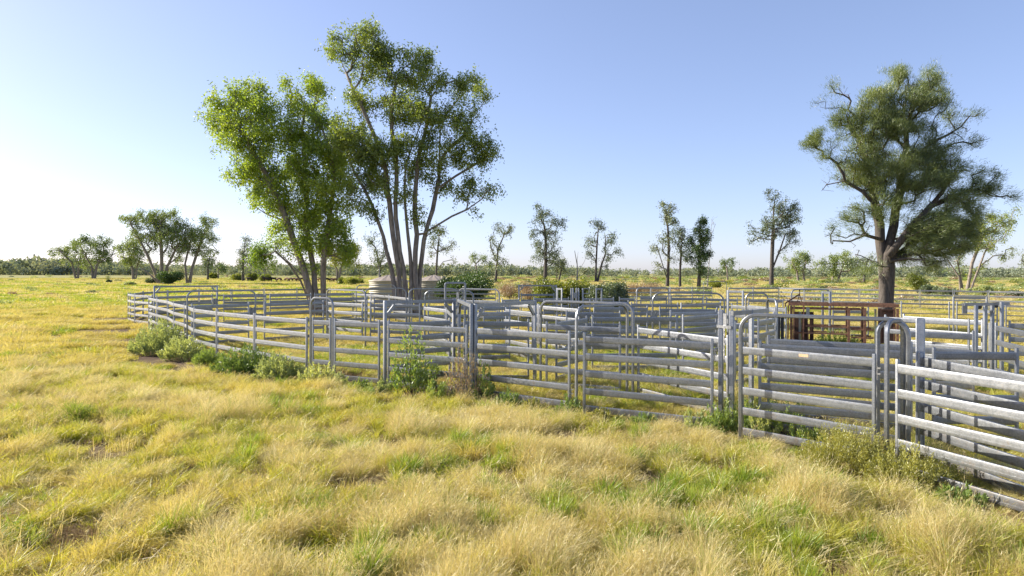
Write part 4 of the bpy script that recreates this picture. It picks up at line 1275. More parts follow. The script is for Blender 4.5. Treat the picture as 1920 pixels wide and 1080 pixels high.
# ------------------------------------------------------------------ bushes
SHRUBS = []          # grass gives way under these
def bush(name, label, c, rx, h, mat, n=2600, ll=0.10, lw=0.05, seed=1, group=None, stems=10, lobes=7, droop=0.0, up=0.5, ry=None, lift=0.0, cat='bush', bark=None):
    rng = np.random.default_rng(seed)
    ry = ry or rx
    t = empty(name, (c.x, c.y, float(ground_z(c.x, c.y))))
    if c.y < 40: SHRUBS.append((c.copy(), max(rx, ry) * 0.92))
    P = []; ends = []; Dr = []
    if c.y < 40:                      # near enough to see single shoots
        ns = max(24, n // 42)
        az = rng.uniform(0, 2 * np.pi, ns); rr = np.sqrt(rng.uniform(0, 1, ns))
        end = np.stack([np.cos(az) * rx * rr, np.sin(az) * ry * rr, h * (1.05 - 0.66 * rr ** 2) * rng.uniform(0.30, 1.25, ns)], 1)
        b0 = np.stack([end[:, 0] * 0.35, end[:, 1] * 0.35, np.zeros(ns)], 1)
        m = n // ns
        tt = rng.uniform(0.22, 1.0, (ns, m)) ** 0.8
        bow = np.stack([end[:, 0], end[:, 1], np.zeros(ns)], 1) * 0.18
        p = b0[:, None, :] + (end - b0)[:, None, :] * tt[..., None] + bow[:, None, :] * np.sin(tt * np.pi)[..., None]
        p = p + rng.normal(size=p.shape) * (0.020 + 0.035 * (1 - tt))[..., None] * max(h, 0.6)
        P.append(p.reshape(-1, 3))
        Dr.append(np.repeat((end - b0) / (np.linalg.norm(end - b0, axis=1, keepdims=True) + 1e-6), m, axis=0))
        ends = list(end[rng.choice(ns, min(ns, 60), replace=False)])
        stems = max(stems, 22)
        lobes = 0
    for i in range(lobes):
        a = rng.uniform(0, 2 * math.pi); q = rng.uniform(0, 0.62) ** 0.7
        lc = np.array([math.cos(a) * rx * q, math.sin(a) * ry * q, h * rng.uniform(0.34, 0.72)])
        lr = np.array([rx, ry, h * 0.75]) * rng.uniform(0.32, 0.52)
        m = n // lobes
        v = rng.normal(size=(m, 3)); v /= np.linalg.norm(v, axis=1, keepdims=True)
        v *= (rng.uniform(0.08, 1, m) ** 0.42)[:, None]
        p = lc + v * lr
        p += rng.normal(size=p.shape) * rx * 0.035
        P.append(p); ends.append(lc)
    p = np.concatenate(P)
    v, f = leaf_quads(p, ll, lw, droop, rng, up=up * (0.3 if Dr else 1), dirs=np.concatenate(Dr) * 0.8 if Dr else None)
    if not Dr:
        ok = p[:, 2] > 0.02
        v, f = leaf_quads(p[ok], ll, lw, droop, rng, up=up)
    link(bpy.data.objects.new('foliage', mesh_np('foliage', v, f, mat)), t)
    nodes = []; par = []
    for i in range(stems):
        e = ends[i % len(ends)] + rng.normal(size=3) * np.array([rx, ry, h]) * 0.15
        b = np.array([rng.normal() * rx * 0.08, rng.normal() * ry * 0.08, -0.05])
        prev = -1
        for q in (0, 0.35, 0.7, 1.0):
            nodes.append(b + (e - b) * q + rng.normal(size=3) * 0.03 * h * (q > 0)); par.append(prev); prev = len(nodes) - 1
    nodes = np.array(nodes)
    rad = np.tile(np.array([1.0, 0.8, 0.55, 0.25]), stems) * (0.006 if c.y < 40 else 0.014) * max(h, 0.5)
    V, F = tubes(nodes, np.array(par), rad, lambda r: 4)
    link(bpy.data.objects.new('stems', mesh_np('stems', V, F, bark or M_BARKD, True)), t)
    tag(t, label, cat, group)
    return t

def bpx(px, d):
    p = D(px, 560, d)
    return Vector((p.x, p.y, 0))
gsh = 'shrubs along the outer fence'
bush('saltbush', 'large grey green shrub against the curved left fence', G(300, 662), 1.15, 1.12, M_SALT, 11000, 0.10, 0.035, 1, gsh, 16, 10, ry=0.95)
bush('saltbush', 'grey green shrub just right of the largest one on the left fence', G(345, 672), 0.85, 0.76, M_SALT, 5500, 0.10, 0.035, 2, gsh, 10, 7)
bush('grass_shrub', 'small dark green tussock below the bend of the left fence', G(388, 690), 0.45, 0.60, M_WEED, 3200, 0.13, 0.022, 3, gsh, 8, 5, up=1.2)
bush('saltbush', 'wide green shrub under the left front fence', G(462, 703), 1.1, 0.82, M_WEED, 9000, 0.09, 0.03, 4, gsh, 12, 9, ry=0.6)
bush('saltbush', 'low green shrub left of the small arched gate', G(525, 712), 0.8, 0.70, M_SALT, 5500, 0.09, 0.03, 5, gsh, 10, 7, ry=0.5)
bush('saltbush', 'low shrub below the small arched gate', G(600, 722), 0.65, 0.55, M_SALT, 3800, 0.08, 0.028, 6, gsh, 8, 6, ry=0.4)
bush('tall_weed', 'tall leafy weed climbing the panel left of the square frame posts', G(775, 742), 0.62, 1.55, M_WEED, 1900, 0.10, 0.045, 7, gsh, 16, 10, cat='weed', ry=0.35)
bush('tall_weed', 'dry twiggy weed at the foot of the square frame posts', G(872, 752), 0.55, 1.35, M_PINK, 2300, 0.075, 0.018, 8, gsh, 26, 8, cat='weed', ry=0.35, bark=M_DEAD)
bush('tall_weed', 'small leafy weed right of the dry twiggy one', G(905, 752), 0.26, 0.95, M_WEED, 900, 0.08, 0.035, 28, gsh, 8, 4, cat='weed')
bush('tall_weed', 'feathery green weed at the post right of the wide front gate', G(1385, 806), 0.55, 0.75, M_WEED, 4400, 0.075, 0.016, 9, gsh, 14, 7, up=1.0, cat='weed')
bush('tall_weed', 'feathery green weed under the bright front panel', G(1465, 812), 0.62, 0.72, M_WEED, 3600, 0.075, 0.016, 10, gsh, 14, 7, up=1.0, cat='weed')
bush('wireweed', 'big yellow green wireweed mound at the end of the bright front panel', G(1590, 884), 0.85, 0.72, M_WIRE, 16000, 0.045, 0.014, 11, gsh, 14, 12, ry=0.55, cat='weed')
bush('wireweed', 'yellow green wireweed mound at the foot of the nearest right panel', G(1700, 915), 0.60, 0.58, M_WIRE, 9000, 0.045, 0.014, 12, gsh, 10, 9, ry=0.5, cat='weed')
bush('wireweed', 'smaller olive wireweed mound under the nearest right panel', G(1755, 905), 0.40, 0.45, M_WIRE, 4200, 0.045, 0.014, 13, gsh, 8, 6, cat='weed')
bush('tall_weed', 'weeds growing left of the rusty crush', bpx(1462, 25), 0.8, 0.85, M_WEED, 3600, 0.09, 0.03, 14, gsh, 12, 8, cat='weed')
bush('tall_weed', 'weeds growing inside the rusty crush', bpx(1570, 29.3), 1.0, 0.7, M_WEED, 3200, 0.09, 0.03, 15, gsh, 10, 8, cat='weed', ry=0.35)
bush('tall_weed', 'small green weed in front of the bright race on the right', bpx(1795, 18.5), 0.40, 0.70, M_WEED, 1400, 0.08, 0.03, 16, gsh, 10, 5, cat='weed')
for i, (px, py, rx, h, m) in enumerate([(640, 728, .40, .34, M_SALT), (672, 735, .34, .30, M_WEED), (712, 741, .36, .42, M_SALT), (825, 752, .40, .55, M_WEED), (955, 766, .36, .34, M_WEED), (1000, 772, .32, .26, M_WIRE), (1068, 782, .30, .50, M_WEED),
        (1135, 790, .36, .28, M_WIRE), (1205, 797, .34, .26, M_WEED), (1300, 806, .42, .40, M_SALT), (1345, 812, .36, .55, M_WEED), (1425, 818, .42, .52, M_SALT), (1515, 838, .40, .40, M_WEED), (1800, 950, .34, .30, M_WEED)]):
    bush('low_weed', 'low weed at the foot of the front fence, %s counting from the small arched gate' % ORD[i], G(px, py), rx, h, m, 1500, 0.075, 0.022, 130 + i, gsh, 10, 5, up=0.8, ry=rx * 0.6, cat='weed')
gby = 'bushes around the rear of the yard'
bush('dark_bush', 'dense dark green bush beside the right water tank', bpx(880, 64), 2.9, 3.35, M_DARKG, 15000, 0.20, 0.10, 17, gby, 12, 14, up=0.2)
bush('dark_bush', 'low dark green bush left of the dense dark one', bpx(838, 66), 1.6, 2.9, M_DARKG, 5500, 0.20, 0.10, 18, gby, 8, 7, up=0.2)
bush('green_bush', 'yellow green bush behind the back square frame', bpx(1042, 54), 1.8, 2.8, M_YELB, 7000, 0.18, 0.09, 19, gby, 10, 9, up=0.2)
bush('green_bush', 'bright green bush behind the post cluster', bpx(1083, 55), 1.7, 2.9, M_YELB, 7000, 0.18, 0.09, 20, gby, 10, 8, up=0.2)
bush('grey_bush', 'grey green bush right of the post cluster', bpx(1135, 52), 1.8, 2.6, M_GREY, 8500, 0.17, 0.08, 21, gby, 10, 9, up=0.2)
bush('grey_bush', 'smaller grey green bush at the right end of the bushes', bpx(1160, 53), 1.0, 2.6, M_GREY, 3800, 0.17, 0.08, 22, gby, 8, 6, up=0.2)
bush('dry_bush', 'pinkish dry bush behind the back square frame on the left', bpx(995, 75), 1.9, 2.4, M_PINK, 4500, 0.16, 0.05, 23, gby, 20, 9)
bush('dry_bush', 'brown dry bush left of the pinkish one', bpx(960, 80), 2.0, 2.0, M_PINK, 4000, 0.16, 0.05, 24, gby, 20, 8)
bush('dry_bush', 'pinkish dry bush beyond the rear fence right of the green bushes', bpx(1205, 90), 3.2, 2.1, M_PINK, 6000, 0.18, 0.06, 25, gby, 24, 11)
bush('dark_bush', 'dark low bush at the foot of the large left gum', bpx(318, 180), 3.4, 3.2, M_DARKG, 5000, 0.42, 0.22, 26, gby, 8, 8, up=0.2)
bush('dark_bush', 'dark bush left of the large left gum', bpx(285, 190), 2.2, 1.8, M_GREY, 2600, 0.42, 0.22, 27, gby, 8, 6, up=0.2)
rb = 'round bushes on the far plain'
for i, (px, d, r, h, m, lab) in enumerate([(400, 330, 2.4, 2.6, M_YELB, 'small round bush farthest left of the row near the cattle'), (447, 260, 2.8, 2.5, M_YELB, 'round green bush left of the dark slender tree'),
        (475, 240, 2.6, 3.0, M_YELB, 'round yellow green bush right of the dark slender tree'), (503, 235, 2.6, 2.8, M_YELB, 'round yellow green bush beside the grazing cattle'),
        (655, 175, 2.8, 2.4, M_YELB, 'yellow green bush right of the leaning gum trunks'), (640, 180, 2.0, 1.9, M_YELB, 'small yellow green bush touching the leaning gum trunks'), (672, 190, 1.8, 1.6, M_YELB, 'low yellow green bush before the left tank'),
        (1722, 105, 1.9, 3.6, M_YELB, 'upright yellow green bush right of the big belah trunk'), (1745, 100, 1.4, 1.7, M_GREY, 'low dark bush right of the upright yellow green one'),
        (1775, 95, 1.6, 1.3, M_GREY, 'low grey bush beyond the right rear fence'), (1850, 100, 1.5, 1.6, M_SALT, 'pale bush beyond the right rear fence'), (1905, 90, 1.4, 1.2, M_GREY, 'low dark bush at the right edge beyond the fence'),
        (1345, 140, 1.8, 1.9, M_YELB, 'small green bush behind the tall pipe gate frame'), (205, 200, 0.9, 0.8, M_GREY, 'tiny dark bush on the far left pasture'), (245, 160, 1.6, 0.9, M_SALT, 'low green bush beyond the left corner')]):
    sc = d / 150.0
    bush('round_bush', lab, bpx(px, d), r, h, m, 1700 if d > 150 else 3000, 0.34 * max(.6, sc), 0.18 * max(.6, sc), 60 + i, rb, 5, 7, up=0.1)

# ------------------------------------------------------------------ grazing cattle far out
def cow_mesh(down, mat, name):
    me = bpy.data.meshes.new('t')
    v = [(-0.75, 0, 1.15), (-0.25, 0, 1.12), (0.3, 0, 1.14), (0.72, 0, 1.18)]
    e = [(0, 1), (1, 2), (2, 3)]
    r = [0.30, 0.34, 0.34, 0.28]
    head = [(1.0, 0, 0.95), (1.25, 0, 0.55), (1.38, 0, 0.28)] if down else [(1.0, 0, 1.38), (1.2, 0, 1.48), (1.52, 0, 1.36)]
    def chain(start, pts, rs):
        prev = start
        for p, q in zip(pts, rs):
            v.append(p); r.append(q); e.append((prev, len(v) - 1)); prev = len(v) - 1
    chain(3, head, [0.20, 0.15, 0.09])
    for x, s in ((3, 0.72), (0, -0.75)):
        for y in (-0.2, 0.2):
            if s > 0: chain(x, [(0.66, y, 0.72), (0.62, y, 0.38), (0.64, y, 0.0)], [0.13, 0.07, 0.065])
            else: chain(x, [(-0.72, y, 0.75), (-0.86, y, 0.42), (-0.78, y, 0.0)], [0.15, 0.07, 0.065])
    chain(0, [(-1.05, 0, 1.1), (-1.1, 0, 0.6)], [0.04, 0.03])
    me.from_pydata(v, e, [])
    o = bpy.data.objects.new('t', me)
    COL.objects.link(o)
    md = o.modifiers.new('s', 'SKIN')
    for i, q in enumerate(r):
        me.skin_vertices[0].data[i].radius = (q, q)
    me.skin_vertices[0].data[0].use_root = True
    o.modifiers.new('u', 'SUBSURF').levels = 1
    dg = bpy.context.evaluated_depsgraph_get()
    m2 = bpy.data.meshes.new_from_object(o.evaluated_get(dg))
    bpy.data.objects.remove(o)
    bpy.data.meshes.remove(me)
    m2.name = name
    m2.materials.clear(); m2.materials.append(mat)
    m2.polygons.foreach_set('use_smooth', [True] * len(m2.polygons))
    return m2
COWS = [cow_mesh(True, M_COW, 'cow'), cow_mesh(False, M_COWD, 'cow'), cow_mesh(True, M_COWL, 'cow')]
cow_px = [(468, 235, 1), (499, 232, 1), (513, 235, 1), (523, 233, 0), (538, 236, 2), (545, 230, 0), (552, 234, 2), (559, 231, 0), (566, 236, 0), (601, 225, 2), (614, 222, 1), (622, 224, 2), (628, 220, 0), (645, 214, 2), (662, 212, 2)]
for i, (px, d, kind) in enumerate(cow_px):
    p = bpx(px, d)
    o = inst('cow', COWS[kind], None, (p.x, p.y, -0.03), (1.05,) * 3, (0, 0, random.uniform(-0.5, 0.5) + (math.pi if random.random() < 0.5 else 0)))
    tag(o, '%s cow far out on the plain, %s from the left of the herd' % (('brown', 'dark', 'tan')[kind], ORD[i]), 'cow', 'herd grazing far out')

# ------------------------------------------------------------------ grass
def tuft_mesh(name, n, h, rad, width, mat, seed, lean=0.25, wind=0.25, heads=0, bend=0.5, hvar=0.35, dome=False):
    rng = np.random.default_rng(seed)
    a = rng.uniform(0, 2 * np.pi, n)
    q = np.sqrt(rng.uniform(0, 1, n)) * rad
    base = np.stack([np.cos(a) * q, np.sin(a) * q, np.full(n, -0.02)], 1)
    hh = h * (1 - hvar + 2 * hvar * rng.uniform(0, 1, n) ** 0.8)
    if dome:
        hh = hh * (1.08 - 0.55 * (q / rad) ** 2)
    az = a + rng.normal(size=n) * 0.9
    out = np.stack([np.cos(az), np.sin(az), np.zeros(n)], 1) * (lean * rng.uniform(0.2, 1.6, n))[:, None]
    out[:, 0] += wind * rng.uniform(0.4, 1.4, n)
    out[:, 1] -= wind * 0.3 * rng.uniform(0.2, 1.4, n)
    d0 = out * (1 - bend) * 0.6 + np.array([0, 0, 1.0])
    d0 /= np.linalg.norm(d0, axis=1, keepdims=True)
    d1 = out * (1 + bend) * 1.7 + np.array([0, 0, 0.9])
    d1 /= np.linalg.norm(d1, axis=1, keepdims=True)
    p0 = base
    p1 = p0 + d0 * (hh * 0.55)[:, None]
    p2 = p1 + d1 * (hh * 0.5)[:, None]
    sd = np.cross(d0, rng.normal(size=(n, 3)))
    sd /= np.linalg.norm(sd, axis=1, keepdims=True)
    w = (width * rng.uniform(0.6, 1.3, n))[:, None]
    V = np.stack([p0 - sd * w * .5, p0 + sd * w * .5, p1 - sd * w * .45, p1 + sd * w * .45, p2 - sd * w * .12, p2 + sd * w * .12], 1).reshape(-1, 3)
    o = (np.arange(n) * 6)[:, None]
    F = np.concatenate([o + np.array([0, 1, 3, 2]), o + np.array([2, 3, 5, 4])])
    if heads:
        m = int(n * 0.6)
        idx = rng.choice(n, m, replace=False)
        pos = np.repeat(p2[idx], heads, axis=0) - np.repeat(d1[idx], heads, axis=0) * (rng.uniform(0, 0.28, m * heads) * h)[:, None]
        hv, hf = leaf_quads(pos, 0.06, width * 0.9, 0.0, rng, dirs=np.repeat(d1[idx], heads, axis=0) * 1.1)
        F = np.concatenate([F, hf + len(V)])
        V = np.concatenate([V, hv])
    return mesh_np(name, V, F, mat)

def scatter(name, label, cat, protos, pts, rot, scl, idx, kind='stuff'):
    col = bpy.data.collections.new(name + '_kinds')
    for i, me in enumerate(protos):
        o = bpy.data.objects.new('%s_kind_%02d' % (name, i), me)
        col.objects.link(o)
    me = bpy.data.meshes.new(name)
    n = len(pts)
    me.vertices.add(n)
    me.vertices.foreach_set('co', np.asarray(pts, np.float32).ravel())
    for nm, typ, arr, key in (('rot', 'FLOAT_VECTOR', rot, 'vector'), ('scl', 'FLOAT_VECTOR', scl, 'vector'), ('kidx', 'INT', idx, 'value')):
        at = me.attributes.new(nm, typ, 'POINT')
        at.data.foreach_set(key, np.asarray(arr, np.int32 if typ == 'INT' else np.float32).ravel())
    ob = link(bpy.data.objects.new(name, me))
    ng = bpy.data.node_groups.new(name + '_nodes', 'GeometryNodeTree')
    ng.interface.new_socket('Geometry', in_out='INPUT', socket_type='NodeSocketGeometry')
    ng.interface.new_socket('Geometry', in_out='OUTPUT', socket_type='NodeSocketGeometry')
    gi = ng.nodes.new('NodeGroupInput'); go = ng.nodes.new('NodeGroupOutput')
    ip = ng.nodes.new('GeometryNodeInstanceOnPoints')
    ci = ng.nodes.new('GeometryNodeCollectionInfo')
    ci.inputs['Collection'].default_value = col
    ci.inputs['Separate Children'].default_value = True
    ci.inputs['Reset Children'].default_value = True
    def na(nm, typ):
        q = ng.nodes.new('GeometryNodeInputNamedAttribute')
        q.data_type = typ
        q.inputs['Name'].default_value = nm
        return [o for o in q.outputs if o.enabled and o.name == 'Attribute'][0]
    er = ng.nodes.new('FunctionNodeEulerToRotation')
    ng.links.new(na('rot', 'FLOAT_VECTOR'), er.inputs[0])
    ng.links.new(gi.outputs[0], ip.inputs['Points'])
    ng.links.new(ci.outputs[0], ip.inputs['Instance'])
    ip.inputs['Pick Instance'].default_value = True
    ng.links.new(na('kidx', 'INT'), ip.inputs['Instance Index'])
    ng.links.new(er.outputs[0], ip.inputs['Rotation'])
    ng.links.new(na('scl', 'FLOAT_VECTOR'), ip.inputs['Scale'])
    ng.links.new(ip.outputs[0], go.inputs[0])
    md = ob.modifiers.new('scatter', 'NODES')
    md.node_group = ng
    tag(ob, label, cat, kind=kind)
    return ob

yard_poly = [(p.x, p.y) for p in lp] + [(FR1.x, FR1.y), (T(884, 613).x, T(884, 613).y), (T(1081, 625.5).x, T(1081, 625.5).y), (T(1352, 641).x, T(1352, 641).y), (A16.x, A16.y), (B16.x, B16.y), (30, 8), (45, 42)] \
    + [(p.x, p.y) for p in reversed(br)] + [(p.x, p.y) for p in reversed(bq)] + [(p.x, p.y) for p in reversed(bp_)]
def in_poly(x, y, poly):
    ins = np.zeros(len(x), bool)
    j = len(poly) - 1
    for i in range(len(poly)):
        xi, yi = poly[i]; xj, yj = poly[j]
        c = ((yi > y) != (yj > y)) & (x < (xj - xi) * (y - yi) / (yj - yi + 1e-12) + xi)
        ins ^= c
        j = i
    return ins

BARE = [(195, 862, .55), (150, 838, .45), (100, 915, .5), (265, 880, .35), (330, 925, .4), (500, 905, .35), (225, 599, 1.6), (205, 610, 1.5), (218, 622, 1.3), (240, 640, 1.1), (262, 655, .9), (290, 668, .8), (315, 680, .8), (340, 692, .8), (362, 706, .6), (1880, 985, .4), (1790, 960, .35), (15, 985, .35), (830, 905, .28), (1480, 870, .35), (60, 960, .3), (1690, 985, .3)]
GREEN = [(1180, 960, .5), (1290, 960, .6), (1370, 985, .5), (1440, 1010, .45), (1500, 1060, .5), (1640, 1040, .4), (1380, 880, .35), (1060, 960, .4), (900, 960, .4), (740, 980, .35), (560, 950, .3), (880, 850, .4), (1230, 1040, .45), (1250, 930, .55), (1330, 905, .6), (1215, 870, .4), (1400, 920, .45), (860, 885, .5), (780, 900, .45), (960, 920, .4), (1560, 1050, .5), (1300, 1000, .5), (480, 985, .45), (620, 985, .35), (700, 1050, .3), (1130, 1040, .35), (370, 860, .3), (1010, 980, .35), (90, 1030, .3),
         (330, 915, .25), (240, 895, .22), (560, 830, .35), (1560, 930, .3), (1820, 1000, .5), (640, 960, .3)]
bare_w = [(G(a, b), r * (1.3 if b < 720 else 0.85)) for a, b, r in BARE]
green_w = [(G(a, b), r) for a, b, r in GREEN]

def near_any(x, y, lst, stretch=1.0):
    x = np.asarray(x, float); y = np.asarray(y, float)
    m = np.zeros(len(x))
    for c, r in lst:
        q = np.hypot((x - c.x), (y - c.y)) / r
        m = np.maximum(m, np.clip(1.25 - q, 0, 1))
    return m

# the worn places show bare soil
_bare = ground.data.attributes.new('bare', 'FLOAT', 'POINT')
_bare.data.foreach_set('value', np.clip(near_any(gv[:, 0], gv[:, 1], bare_w) * 1.6, 0, 1).astype(np.float32))

def sample(d0, d1, n, p, half=0.86):
    """n points in a fan in front of the lens, density falling as distance ** -p"""
    u = RNG.uniform(0, 1, n)
    e = 2 - p
    r = (d0 ** e + u * (d1 ** e - d0 ** e)) ** (1 / e) if abs(e) > 1e-6 else d0 * (d1 / d0) ** u
    a = RNG.uniform(-half, half, n)
    return r * np.sin(a), r * np.cos(a)

def grass():
    def tus(nm, n, h, rad, width, mats, seed, lean, wind, heads=0):
        """tussock: mostly one grass, a few stems of another kind grown through it"""
        parts = []
        for i, (m, share) in enumerate(mats):
            parts.append((tuft_mesh(nm, int(n * share), h * (1.0 if i == 0 else 0.9), rad * (1.0 if i == 0 else 1.15), width, m, seed * 10 + i, lean, wind, heads if i == 0 else 0, dome=True), m))
        me = parts[0][0]
        if len(parts) > 1:
            vs = []; fs = []; mi = []; off = 0
            for k, (q, m) in enumerate(parts):
                v = np.empty(len(q.vertices) * 3, np.float32); q.vertices.foreach_get('co', v)
                f = np.empty(len(q.loops), np.int32); q.loops.foreach_get('vertex_index', f)
                vs.append(v.reshape(-1, 3)); fs.append(f.reshape(-1, 4) + off); mi.append(np.full(len(q.polygons), k, np.int32)); off += len(q.vertices)
            me = mesh_np(nm, np.concatenate(vs), np.concatenate(fs), parts[0][1])
            for q, m in parts[1:]: me.materials.append(m)
            me.polygons.foreach_set('material_index', np.concatenate(mi))
        return me
    D_, O_, Y_, E_, L_ = M_DRY, M_GOLD, M_YGR, M_GRN, M_LITTER
    # ---- kinds: near tussocks
    near = [tus('dry_a', 496, 0.399, 0.252, 0.0046, [(D_, .85), (Y_, .15)], 1, 0.42, 0.24, 2), tus('dry_b', 448, 0.347, 0.286, 0.0046, [(D_, .8), (O_, .2)], 2, 0.60, 0.12, 2), tus('dry_c', 336, 0.467, 0.218, 0.0044, [(D_, .8), (E_, .2)], 3, 0.42, 0.26, 3),
            tus('gold_a', 448, 0.274, 0.252, 0.0058, [(O_, .75), (Y_, .25)], 4, 0.45, 0.22, 1), tus('gold_b', 448, 0.319, 0.269, 0.0056, [(O_, .7), (D_, .3)], 5, 0.5, 0.30, 1),
            tus('ygreen_a', 416, 0.243, 0.235, 0.0075, [(Y_, .85), (E_, .15)], 6, 0.5, 0.10), tus('ygreen_b', 400, 0.274, 0.252, 0.0070, [(Y_, .7), (D_, .3)], 7, 0.55, 0.16, 1),
            tus('green_a', 304, 0.258, 0.210, 0.0095, [(E_, .85), (Y_, .15)], 8, 0.35, 0.04), tus('green_b', 192, 0.350, 0.168, 0.0105, [(E_, .9), (D_, .1)], 9, 0.20, 0.03),
            tuft_mesh('litter', 170, 0.20, 0.32, 0.0060, L_, 10, 1.8, 0.2, 0, 0.9), tuft_mesh('short_fill', 190, 0.13, 0.30, 0.0070, Y_, 12, 0.7, 0.12),
            tuft_mesh('bare_stalks', 14, 0.44, 0.25, 0.0075, D_, 13, 0.55, 0.25, 4), tuft_mesh('single_tuft', 70, 0.36, 0.08, 0.0062, Y_, 14, 0.5, 0.1)]
    mid = [tus('dry_m1', 300, 0.42, 0.44, 0.012, [(D_, .8), (O_, .2)], 21, 0.42, 0.30), tus('dry_m2', 300, 0.36, 0.46, 0.012, [(D_, .8), (Y_, .2)], 22, 0.5, 0.36),
           tus('gold_m1', 300, 0.36, 0.44, 0.013, [(O_, .75), (D_, .25)], 23, 0.45, 0.26), tus('ygreen_m1', 280, 0.30, 0.44, 0.015, [(Y_, .8), (D_, .2)], 24, 0.5, 0.2), tus('green_m1', 260, 0.30, 0.40, 0.016, [(E_, .75), (Y_, .25)], 25, 0.5, 0.1)]
    far = [tus('dry_f', 300, 0.36, 1.3, 0.045, [(D_, .8), (Y_, .2)], 31, 0.5, 0.4), tus('gold_f', 300, 0.34, 1.3, 0.045, [(O_, .6), (D_, .4)], 32, 0.5, 0.3), tus('ygreen_f', 300, 0.30, 1.3, 0.050, [(Y_, .6), (D_, .4)], 33, 0.5, 0.2), tus('green_f', 300, 0.32, 1.3, 0.055, [(E_, .6), (Y_, .4)], 34, 0.5, 0.1)]

    def weights(x, y):
        r = np.hypot(x, y)
        ins = in_poly(x, y, yard_poly)
        a = fnoise(x * 0.55, y * 0.55, 101, 3); b = fnoise(x * 0.16, y * 0.16, 102, 2); c = fnoise(x * 1.1, y * 1.1, 103, 2)
        dry = np.clip((b - 0.38) * 3.4, 0.12, 1.1)
        gold = np.clip(0.25 + (0.55 - a) * 1.6, 0.12, 1)
        yg = np.clip((a - 0.40) * 5.0, 0.14, 1.7)
        gr = np.clip((c - 0.57) * 5.0, 0, 1.2)
        g = near_any(x, y, green_w)
        gr = gr + g * 3.2; yg = yg + g * 1.0; dry = dry * (1 - 0.6 * g)
        # pasture bands: golden to about 60 m on the left, greener beyond
        lf = np.clip((-x - 8 + r * 0.0) / 10, 0, 1) * np.clip((r - 24) / 10, 0, 1)
        band = np.clip((r - 64) / 8, 0, 1)
        gold = gold + lf * (1 - band) * 1.6
        dry = dry * (1 - lf * 0.3) 
        yg = yg + lf * band * 2.0; gr = gr + lf * band * 1.2
        dry = dry * (1 - 0.5 * lf * band)
        # inside the yard: golden in front, green patches farther in
        yi = ins.astype(float)
        n2 = fnoise(x * 0.22 + 7, y * 0.22, 104, 2)
        gold = gold * (1 - yi) + yi * np.clip(1.2 - (n2 - 0.4) * 3, 0.2, 1.6)
        gr = gr * (1 - yi) + yi * np.clip((n2 - 0.48) * 6, 0.08, 2.0)
        yg = yg * (1 - yi) + yi * np.clip((n2 - 0.38) * 4, 0.15, 1.4)
        dry = dry * (1 - yi * 0.45)
        return np.stack([dry, gold, yg, gr], 1), ins, r

    def choose(w):
        w = w / w.sum(1, keepdims=True)
        u = RNG.uniform(0, 1, len(w))[:, None]
        return (u > np.cumsum(w, 1)).sum(1).clip(0, 3)

    # near field, out to 26 m
    FL = [(p.x, p.y) for p in lp[6:]] + [(FR1.x, FR1.y), (T(884, 613).x, T(884, 613).y), (T(1081, 625.5).x, T(1081, 625.5).y), (T(1352, 641).x, T(1352, 641).y), (T(1660, 671).x, T(1660, 671).y), (A16.x, A16.y), (B16.x, B16.y)]
    def line_dist(x, y):
        best = np.full(len(x), 1e9)
        for (ax, ay), (bx, by) in zip(FL[:-1], FL[1:]):
            t = np.clip(((x - ax) * (bx - ax) + (y - ay) * (by - ay)) / ((bx - ax) ** 2 + (by - ay) ** 2 + 1e-9), 0, 1)
            best = np.minimum(best, np.hypot(x - ax - t * (bx - ax), y - ay - t * (by - ay)))
        return best
    bare_big = [(c, r * 1.9) for c, r in bare_w]
    def place(name, label, protos, d0, d1, n, p, kinds, wsf, hsf, thin_at, rz=0.9):
        x, y = sample(d0, d1, n, p)
        w, ins, r = weights(x, y)
        thin = 0.55 * fnoise(x * 0.8, y * 0.8, 110, 2) + 0.45 * vnoise(x * 1.9, y * 1.9, 115)
        u = RNG.uniform(0, 1, (3, len(x)))
        keep = (u[0] > near_any(x, y, bare_w) * 2.2) & (u[1] > np.clip((thin_at - thin) * 6, 0, 0.95)) & (u[2] > near_any(x, y, SHRUBS) * 2.5)
        x, y, w, ins, r = (q[keep] for q in (x, y, w, ins, r))
        t = choose(w)
        k = np.zeros(len(x), int)
        for i, ks in enumerate(kinds):
            k = np.where(t == i, RNG.choice(ks, len(x)), k)
        fd = np.clip((line_dist(x, y) - 0.25) / 0.9, 0, 1)
        hs = hsf(x, y, r) * RNG.uniform(0.7, 1.25, len(x)) * np.where(ins, 0.70, 1.0) * (0.42 + 0.58 * fd) * (1 - 0.55 * near_any(x, y, bare_big))
        ws = wsf(r) * RNG.uniform(0.75, 1.3, len(x)) * (0.7 + 0.3 * fd)
        return x, y, k, ws, hs
    x, y, k, ws, hs = place('n', '', near, 5.5, 27, 8200, 0.9, [[0, 1, 2], [3, 4], [5, 6], [7, 8]], lambda r: 0.95 + np.clip(r - 12, 0, 20) * 0.02, lambda x, y, r: 0.50 + 0.75 * fnoise(x * 0.8 + 3, y * 0.8, 111, 2), 0.47)
    # litter, short growth, stalks and single tufts between the tussocks
    x2, y2 = sample(5.5, 24, 5200, 0.9)
    k2 = RNG.choice([9, 10, 11, 12], len(x2), p=[0.42, 0.22, 0.14, 0.22])
    b2 = near_any(x2, y2, bare_w)
    kp = (RNG.uniform(0, 1, len(x2)) > b2 * np.where(k2 == 9, 0.15, 1.0)) & (RNG.uniform(0, 1, len(x2)) > near_any(x2, y2, SHRUBS) * 1.5)
    x2, y2, k2 = x2[kp], y2[kp], k2[kp]
    f2 = np.clip((line_dist(x2, y2) - 0.2) / 0.8, 0.4, 1)
    X = np.concatenate([x, x2]); Y = np.concatenate([y, y2]); K = np.concatenate([k, k2])
